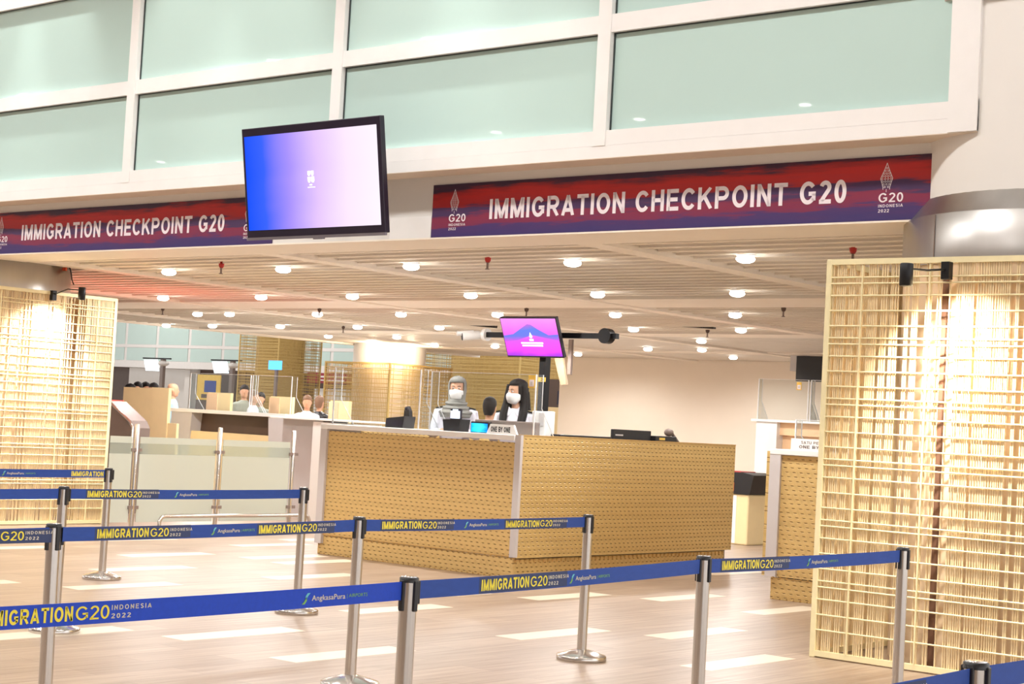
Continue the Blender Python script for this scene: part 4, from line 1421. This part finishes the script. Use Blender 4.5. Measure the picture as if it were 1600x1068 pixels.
def post(x, y, label, tilt=(0, 0)):
    t = thing('queue_post', label, 'queue post', (x, y, 0), 0, 'steel queue posts')
    for nm, me in (('base', base_me), ('pole', pole_me), ('cap', cap_me), ('cap_disc', capw_me), ('belt_cassette', cas_me), ('belt_clip', clip_me)):
        o = link(nm, me, t)
        if nm != 'base':
            o.rotation_euler = (tilt[0], tilt[1], 0)
    return t


posts = {
    'A': (-12.25, 9.28), 'A0': (-12.25, 6.95), 'B': (-9.67, 9.18), 'D': (-9.58, 6.9), 'D0': (-9.52, 4.6), 'C': (-6.91, 9.19), 'E': (-6.92, 7.02), 'F': (-6.70, 4.80),
    'F0': (-6.62, 2.5), 'G': (-4.28, 4.62), 'G0': (-4.22, 2.35), 'H': (-4.50, 6.92), 'I': (-4.48, 8.95), 'J': (-2.0, 4.46), 'J0': (-2.0, 2.3), 'J1': (-2.0, 6.75)}
plab = {
    'A': 'steel queue post farthest left, beside the left lattice screen and glass fence', 'A0': 'steel queue post of the leftmost line outside the picture edge',
    'B': 'steel queue post ending the second line, left of the woven counter', 'D': 'steel queue post just behind the leaning post at the left edge',
    'D0': 'steel queue post of the second line outside the picture', 'C': 'steel queue post standing full length in front of the woven counter corner',
    'E': 'steel queue post in front of the left half of the woven counter', 'F': 'slightly leaning steel queue post at the left edge of the picture',
    'F0': 'steel queue post of the third line outside the picture', 'G': 'thick looking steel queue post cut off at the bottom centre',
    'G0': 'steel queue post of the fourth line outside the picture', 'H': 'steel queue post right of centre in front of the counter side', 'I': 'steel queue post standing before the right lattice screen',
    'J': 'nearest queue post at the bottom right corner with white cap', 'J0': 'queue post of the nearest line below the picture', 'J1': 'queue post of the nearest line right of the picture'}
for k, (x, y) in posts.items():
    post(x, y, plab[k], (0.0, -0.022) if k == 'F' else (0, 0))
    bz = ZP


def mark(mb, s):
    """folded ribbon mark"""
    mb.raw([(0, 0, 0), (0.3 * s, 0, 0), (0.62 * s, 0.35 * s, 0), (0.4 * s, 0.42 * s, 0)], [(0, 1, 2, 3)])
    return mb


mk1 = MB().raw([(0.0, 0.0, 0), (0.014, 0.0, 0), (0.024, 0.012, 0), (0.024, 0.026, 0), (0.016, 0.02, 0), (0.012, 0.01, 0)], [(0, 1, 2, 3, 4, 5)]).mesh('logo_mark', M['green_print'])
mk2 = MB().raw([(0.04, 0.038, 0), (0.026, 0.038, 0), (0.017, 0.028, 0), (0.016, 0.013, 0), (0.024, 0.019, 0), (0.029, 0.028, 0)], [(0, 1, 2, 3, 4, 5)]).mesh('logo_mark', M['teal_print'])


def belt(a, b, label, prints, m='belt', zlo=0.885, zhi=0.952):
    (xa, ya), (xb, yb) = posts[a], posts[b]
    t = thing('queue_belt', label, 'queue belt', (xa, ya, 0), 0, 'printed queue belts')
    dx, dy = xb - xa, yb - ya
    L = math.hypot(dx, dy)
    sag = 0.006
    mb = MB()
    N = 16
    vs, fs = [], []
    dvec = Vector((dx / L, dy / L, 0))
    nv = Vector((dvec.y, -dvec.x, 0))
    for i in range(N + 1):
        s = 0.04 + (L - 0.08) * i / N
        sg = -sag * 4 * (i / N) * (1 - i / N)
        for q in (0.001, -0.001):
            for z in (zlo, zhi):
                p = dvec * s + nv * q
                vs.append((p.x, p.y, z + sg))
    for i in range(N):
        o = i * 4
        fs += [(o, o + 4, o + 5, o + 1), (o + 2, o + 3, o + 7, o + 6), (o + 1, o + 5, o + 7, o + 3), (o, o + 2, o + 6, o + 4)]
    mb.raw(vs, fs)
    mb.obj('webbing', M[m], t)
    R = Matrix((dvec, (0, 0, 1), nv)).transposed().to_4x4()
    H = zhi - zlo

    def at(y, z, off=0.0022):
        s = (y - ya) / dy * L
        i = s / L
        return dvec * s + nv * off + Vector((0, 0, zlo + z - sag * 4 * i * (1 - i)))
    for kind, y in prints:
        if kind == 'imm':
            g = MB().raw([(0, 0, 0), (0.64, 0, 0), (0.64, H - 0.004, 0), (0, H - 0.004, 0)], [(0, 1, 2, 3)]).mesh('print_ground', M['belt_dark'])
            if m == 'belt':
                put_text('print_ground', g, t, at(y - 0.015, 0.002, 0.0014), R)
            put_text('lettering', caps_mesh('IMMIGRATION', 0.335, H * 0.66, M['yellow'], 0.2), t, at(y, H * 0.17), R)
            put_text('lettering', caps_mesh('G20', 0.125, H * 0.62, M['yellow'], 0.13, 0.1), t, at(y + 0.345, H * 0.2), R)
            put_text('lettering', caps_mesh('INDONESIA', 0.155, H * 0.22, M['cream_print'], 0.17, 0.3), t, at(y + 0.478, H * 0.58), R)
            put_text('lettering', caps_mesh('2022', 0.075, H * 0.22, M['cream_print'], 0.17, 0.25), t, at(y + 0.478, H * 0.2), R)
        elif kind == 'word':
            put_text('lettering', caps_mesh('IMMIGRATION', 0.335, H * 0.66, M['yellow'], 0.2), t, at(y, H * 0.17), R)
        else:
            put_text('logo_mark', mk1, t, at(y, H * 0.2), R)
            put_text('logo_mark', mk2, t, at(y, H * 0.2), R)
            put_text('lettering', text_mesh('AngkasaPura', 0.165, H * 0.36, M['cream_print'], 0.011), t, at(y + 0.048, H * 0.27), R)
            put_text('lettering', text_mesh('| AIRPORTS', 0.105, H * 0.24, M['green_print'], 0.0), t, at(y + 0.222, H * 0.34), R)


belt('A0', 'A', 'far blue belt crossing the left lattice screen', [('ang', 8.2), ('word', 8.89)])
belt('D0', 'D', 'blue belt reaching the second post at the left edge', [])
belt('D', 'B', 'blue belt crossing in front of the glass fence', [('imm', 7.1), ('ang', 7.87)])
belt('F0', 'F', 'blue belt reaching the leaning post at the left edge', [('imm', 4.15)])
belt('F', 'E', 'blue belt from the leaning left post to the post before the woven counter', [('imm', 5.05), ('ang', 5.82), ('imm', 6.18)])
belt('E', 'C', 'blue belt running across the front of the woven counter', [('imm', 7.21), ('ang', 7.93), ('imm', 8.33)])
belt('G0', 'G', 'bright blue belt at the lower left with large yellow lettering', [('imm', 2.78), ('ang', 4.07)], 'belt_near')
belt('G', 'H', 'blue belt sloping up from bottom centre to the right', [('imm', 5.08), ('ang', 5.72)])
belt('H', 'I', 'blue belt ending at the post before the right lattice screen', [('imm', 7.08), ('ang', 7.88)])
belt('J0', 'J', 'blue belt cut off at the bottom right, left of the nearest post', [('imm', 3.53)])
belt('J', 'J1', 'blue belt at the bottom right corner, right of the nearest post', [])

# ================================================================== GLASS FENCE AND LEFT BACKGROUND
t = thing('glass_fence', 'frosted glass fence with steel posts left of the counter', 'fence', (-16.8, 0, 0))
for y in (13.11, 14.43, 15.71):
    p_ = MB().lathe([(0.03, 0.0), (0.03, 1.285), (0.024, 1.295), (0.0, 1.297)], 0, y, 16).obj('post', M['steel'], t)
    for z in (0.28, 0.98):
        BX(-0.028, 0.028, y - 0.075, y + 0.075, z - 0.02, z + 0.02).obj('clamp', M['egate'], p_)
for y0, y1 in ((12.72, 13.05), (13.17, 14.37), (14.49, 15.65)):
    BX(-0.006, 0.006, y0, y1, 0.1, 0.93).obj('pane', M['frost'], t)
    BX(-0.006, 0.006, y0, y1, 0.93, 1.06).obj('pane_strip', M['frost_band'], t)
    BX(-0.006, 0.006, y0, y1, 1.06, 1.14).obj('pane_strip', M['frost'], t)
t = thing('floor_rail', 'low bent steel rail on the floor before the glass fence', 'rail', (-16.6, 0, 0))
MB().tube([(0, 13.38, 0), (0, 13.38, 0.12), (0, 13.41, 0.17), (0, 13.47, 0.185), (0, 15.8, 0.185), (0, 15.86, 0.17), (0, 15.89, 0.12), (0, 15.89, 0)], 0.025, 12).obj('bar', M['steel'], t)

t = thing('gate_cabinet', 'grey metal gate cabinet with a slanted top beside the left lattice screen', 'gate', (0, 15.2, 0))
MB().prism([(-20.5, 0), (-19.37, 0), (-19.37, 1.2), (-19.45, 1.3), (-19.95, 1.56), (-20.5, 1.56)], 'y', -0.14, 0.14).obj('cabinet', M['egate'], t)
MB().tube([(-20.4, -0.15, 1.545), (-19.96, -0.15, 1.545), (-19.47, -0.15, 1.29), (-19.39, -0.15, 1.2), (-19.39, -0.15, 0.05)], 0.02, 8).obj('edge_trim', M['steel'], t)
BX(-20.4, -19.98, -0.12, 0.12, 1.56, 1.575).obj('light_strip', mat_emit('red_strip', (255, 90, 80), 1.5), t)
ld = bpy.data.lights.new('gate_light', 'AREA')
ld.shape = 'RECTANGLE'
ld.size, ld.size_y = 0.4, 0.2
ld.energy = 26
ld.color = (1.0, 0.16, 0.12)
lo = link('gate_lamp', ld, t, (-20.19, 0, 1.6))
lo.rotation_euler = (PI, 0, 0)

t = thing('cream_partition', 'tall cream partition box in front of the queue of dark heads', 'partition', (0, 18, 0))
BX(-23.5, -22.72, 0.0, 0.06, 0, 1.81).obj('left_leaf', M['cream'], t)
BX(-22.72, -22.28, -0.02, 0.04, 0, 1.825).obj('right_leaf', M['cream'], t)
BX(-22.28, -22.05, 0.0, 0.05, 0, 1.25).obj('low_leaf', M['cream'], t)

t = thing('service_counter', 'white topped counter with a dark recess behind the glass fence', 'counter', (0, 19, 0))
MB().cbox(-23.42, -20.5, -0.05, 0.5, 1.44, 1.5, 0.006).obj('counter_top', M['top_white'], t)
MB().prism([(-23.4, 0), (-22.98, 0), (-22.85, 1.44), (-23.4, 1.44)], 'y', -0.03, 0.5).obj('left_leg', M['grey'], t)
MB().prism([(-20.8, 0), (-20.5, 0), (-20.5, 1.44), (-20.92, 1.44)], 'y', -0.03, 0.5).obj('right_leg', M['grey'], t)
BX(-22.95, -20.85, 0.2, 0.45, 1.12, 1.44).obj('recess', M['brown'], t)
BX(-22.98, -20.8, 0.0, 0.45, 0, 1.13).obj('front_panel', M['cream'], t)
shield(-23.1, -21.55, 19.1, 1.5, 2.12, 'clear acrylic shield on the left white counter')
shield(-21.5, -20.55, 19.1, 1.5, 2.12, 'narrow clear acrylic shield at the right end of the left white counter')
for cx, cy, w, z1, zb, lab in ((-23.05, 19.72, 0.3, 1.81, 0.25, 'cream booth box behind the left shields, left of the three'), (-21.45, 19.72, 0.27, 1.79, 0.25, 'cream booth box behind the left shields, middle of the three'),
                           (-18.5, 18.2, 0.2, 1.75, 0.0, 'cream booth box beside the glowing lattice column, right of the three')):
    t = thing('booth_box', lab, 'booth box', (cx, cy, zb), 0, 'cream booth boxes')
    BX(-w, w, 0, 0.06, 0.0, z1 - zb).obj('front', M['cream'], t)
    BX(-w - 0.02, -w * 0.1, -0.012, 0, 0.6, z1 - zb - 0.02).obj('door', M['orange'], t)
    BX(-w, -w + 0.05, 0.06, 0.35, 0.0, z1 - zb).obj('side', M['cream'], t)

t = thing('grey_divider', 'pale grey divider wall between the fence and the woven counter', 'divider', (0, 17.3, 0))
BX(-18.75, -17.9, 0, 0.5, 0, 1.44).obj('wide_leaf', M['grey'], t)
BX(-17.9, -17.2, -0.2, 0.5, 0, 1.42).obj('narrow_leaf', M['offwhite'], t)
MB().cbox(-18.8, -17.15, -0.22, 0.52, 1.44, 1.47, 0.005).obj('cap', M['top_white'], t)

# far screens on arms
for k, (x, where) in enumerate(((-60.8, 'left of the two above the far left queue'), (-56.15, 'right of the two above the far left queue'))):
    t = thing('far_screen', 'glowing white overhead screen, ' + where, 'screen', (x, 48, 0))
    MB().prism([(-0.55, 3.5), (0.35, 3.52), (0.5, 3.02), (-0.38, 3.02)], 'y', 0, 0.06).obj('display', M['white_screen'], t)
    BX(-0.65, 1.25, 0.0, 0.1, 3.54, 3.6).obj('arm', M['black_metal'], t)
    BX(0.55, 0.75, 0.05, 0.2, 0, 3.6).obj('pole', M['egate'], t)
    MB().ball((0.95, -0.1, 3.35), 0.2, 0.3, 0.12, 8, 6).obj('camera', M['top_white'], t)
t = thing('far_screen', 'small blue glowing screen before the far lattice box', 'screen', (-42.2, 38.4, 0))
BX(-0.3, 0.3, 0, 0.06, 2.9, 3.2).obj('display', M['blue_screen'], t)
BX(-0.05, 0.05, 0.06, 0.14, 0, 3.1).obj('pole', M['egate'], t)
t = thing('far_screen', 'small blue glowing screen right of the headscarf officer', 'screen', (-36.9, 42, 0))
BX(-0.25, 0.25, 0, 0.06, 2.72, 3.02).obj('display', M['blue_screen'], t)
BX(-0.05, 0.05, 0.06, 0.14, 0, 2.9).obj('pole', M['egate'], t)

# far lattice boxes
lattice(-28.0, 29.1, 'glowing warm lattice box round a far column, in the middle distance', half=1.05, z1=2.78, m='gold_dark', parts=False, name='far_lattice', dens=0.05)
t = thing('column', 'far round column glowing inside the warm lattice box', 'column', (-28.0, 29.1, 0))
MB().lathe([(0.85, 0), (0.85, 2.75)], n=40).obj('shaft', M['column'], t)
MB().lathe([(0.86, 2.75), (0.86, 3.4)], n=40).obj('collar', M['offwhite'], t)
for a in (-0.75, -0.1):
    ld = bpy.data.lights.new('lattice_glow', 'POINT')
    ld.energy = 26
    ld.color = (1, 0.82, 0.6)
    ld.shadow_soft_size = 0.1
    link('lattice_glow_lamp', ld, t, (1.35 * math.cos(a - 0.35), 1.35 * math.sin(a - 0.35), 3.0))
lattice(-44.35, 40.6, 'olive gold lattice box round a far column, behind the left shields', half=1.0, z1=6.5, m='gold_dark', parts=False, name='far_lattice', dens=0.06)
t = thing('column', 'far round column inside the olive lattice box at left', 'column', (-44.35, 40.6, 0))
MB().lathe([(0.85, 0), (0.85, 9.5)], n=40).obj('shaft', M['gold_dark'], t)
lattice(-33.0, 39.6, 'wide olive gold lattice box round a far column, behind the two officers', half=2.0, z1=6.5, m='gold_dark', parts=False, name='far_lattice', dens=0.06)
t = thing('column', 'far round column inside the lattice box behind the officers', 'column', (-33.0, 39.6, 0))
MB().lathe([(1.8, 0), (1.8, 9.5)], n=40).obj('shaft', M['gold_dark'], t)

# right of the pole: side-on screen at the wall end
t = thing('side_screen', 'beige backed overhead screen seen from the side at the back wall end', 'screen', (0, 25.9, 0))
MB().prism([(-20.5, 2.86), (-20.3, 2.86), (-20.18, 2.36), (-20.32, 2.34)], 'y', 0, 0.06).obj('housing', mat('tan_cover', (176, 150, 122), 0.6), t)
BX(-20.22, -20.14, 0.06, 0.12, 2.55, 3.23).obj('hanger', M['egate'], t)

t = thing('dark_partition', 'dark partition beyond the left end of the back wall', 'partition', (-26.7, 34.6, 0))
BX(-0.9, 1.0, 0, 0.1, 0, 2.75).obj('panel', M['brown'], t)
BX(-0.5, 0.2, -0.03, 0, 2.1, 2.45).obj('notice', M['navy_shirt'], t)
BX(-0.42, -0.1, -0.04, -0.03, 2.35, 2.5).obj('notice', M['grey'], t)
BX(-0.42, 0.1, -0.5, -0.1, 0, 2.02).obj('cream_box', M['cream'], t)

# ================================================================== RIGHT SIDE COUNTERS
t = thing('immigration_counter', 'woven gold counter partly hidden behind the right lattice screen', 'counter', (0, 0, 0))
x0, x1, y0, y1 = -8.62, -5.9, 14.36, 18.2
BX(x0 + 0.08, x1 - 0.05, y0 + 0.04, y1, 0.0, 0.21).obj('plinth_core', M['brown'], t)
BX(x0 + 0.05, x1 - 0.03, y0 + 0.01, y0 + 0.04, 0, 0.21).obj('plinth_front', M['woven_x'], t)
BX(x0 + 0.12, x1 - 0.06, y0 + 0.0, y0 + 0.05, 0.22, 1.385).obj('front_panel', M['woven_x'], t)
BX(x0, x0 + 0.12, y0 - 0.03, y0 + 0.5, 0.22, 1.44).obj('end_post', M['grey_frame'], t)
BX(x0 - 0.05, x0, y0 + 0.0, y1, 0.22, 1.42).obj('end_panel', M['woven_y'], t)
MB().cbox(x0, x1 - 0.05, y0 - 0.035, y0 + 0.62, 1.39, 1.445, 0.006).obj('counter_top', M['top_white'], t)
BX(x1 - 0.04, x1, y0 + 0.02, y1, 0.21, 1.44).obj('side_panel', M['woven_y'], t)
st = MB()
x = x0 + 0.08
while x < x1:
    for zz in (0.012, 0.214):
        st.ball((x, y0 + 0.008, zz), 0.011, 0.008, 0.009, 6, 4)
    x += 0.075
st.obj('stud_rows', M['gold_edge'], t, kind='stuff')
shield(-8.45, -7.1, 14.5, 1.445, 1.74, 'low clear acrylic shield on the right woven counter')
t = thing('desk_sign', 'white two-line desk sign on the right woven counter', 'sign', (-8.2, 14.42, 1.445))
MB().prism([(-0.24, 0), (0.4, 0), (0.4, 0.11), (-0.24, 0.11)], 'y', -0.01, 0.01).obj('plate', M['top_white'], t)
put_text('lettering', caps_mesh('SATU PERSATU', 0.34, 0.026, M['egate'], 0.16), t, (-0.13, -0.0115, 0.062), RX)
put_text('lettering', caps_mesh('ONE BY ONE', 0.36, 0.03, M['egate'], 0.2), t, (-0.15, -0.0115, 0.018), RX)

t = thing('litter_bin', 'pale bin with a black and red lid behind the woven counter', 'bin', (-13.2, 21.2, 0))
MB().cbox(-0.3, 0.3, -0.28, 0.28, 0.0, 0.72, 0.02).obj('body', M['cream'], t)
BX(-0.3, 0.1, -0.284, -0.28, 0.02, 0.7).obj('front_panel', M['top_white'], t)
MB().prism([(-0.36, 0.72), (0.32, 0.72), (0.38, 1.0), (0.2, 1.03), (-0.36, 1.02)], 'y', -0.3, 0.3).obj('lid', M['black'], t)
BX(-0.34, 0.1, -0.2, 0.2, 1.02, 1.04).obj('lid_flap', M['red'], t)
BX(-0.3, 0.06, -0.304, -0.3, 0.76, 0.88).obj('label_plate', M['orange_red'], t)

t = thing('inspection_booth', 'white framed booth with marble pier behind the right counter', 'booth', (0, 24.7, 0))
BX(-15.12, -14.72, -0.05, 0.5, 0, 1.81).obj('marble_pier', M['marble'], t)
MB().cbox(-15.2, -11.0, -0.1, 0.6, 1.81, 1.85, 0.006).obj('shelf', M['top_white'], t)
BX(-14.72, -11.0, 0.15, 0.4, 0, 1.81).obj('front_panel', M['orange'], t)
BX(-14.72, -11.0, 0.05, 0.15, 1.6, 1.81).obj('shelf_apron', M['orange'], t)
shield(-15.15, -14.2, 24.72, 1.85, 2.53, 'large clear acrylic shield on the marble booth, left pane', sticker=(-14.42, 2.36))
shield(-14.15, -12.5, 24.72, 1.85, 2.53, 'large clear acrylic shield on the marble booth, right pane')
t = thing('overhead_screen', 'black overhead screen hanging beside the right lattice screen', 'screen', (-16.6, 29.5, 0))
MB().cbox(-0.63, 0.6, -0.03, 0.05, 2.69, 3.19, 0.01).obj('housing', M['black'], t)
BX(-0.1, 0.1, 0.05, 0.15, 2.75, 3.24).obj('hanger', M['egate'], t)
BX(-17.5, -17.24, 29.7, 30.0, 2.9, 3.24).obj('ceiling_drop', M['grey'], label='grey ceiling box left of the black overhead screen', category='ceiling box')
t = thing('floor_poster', 'yellow framed standing panel behind the booth shield', 'panel', (-14.5, 26.0, 0))
BX(-0.12, 0.22, 0, 0.05, 0, 2.6).obj('frame', M['yellow_st'], t)
BX(-0.1, 0.05, -0.01, 0, 1.0, 2.4).obj('panel', M['egate'], t)
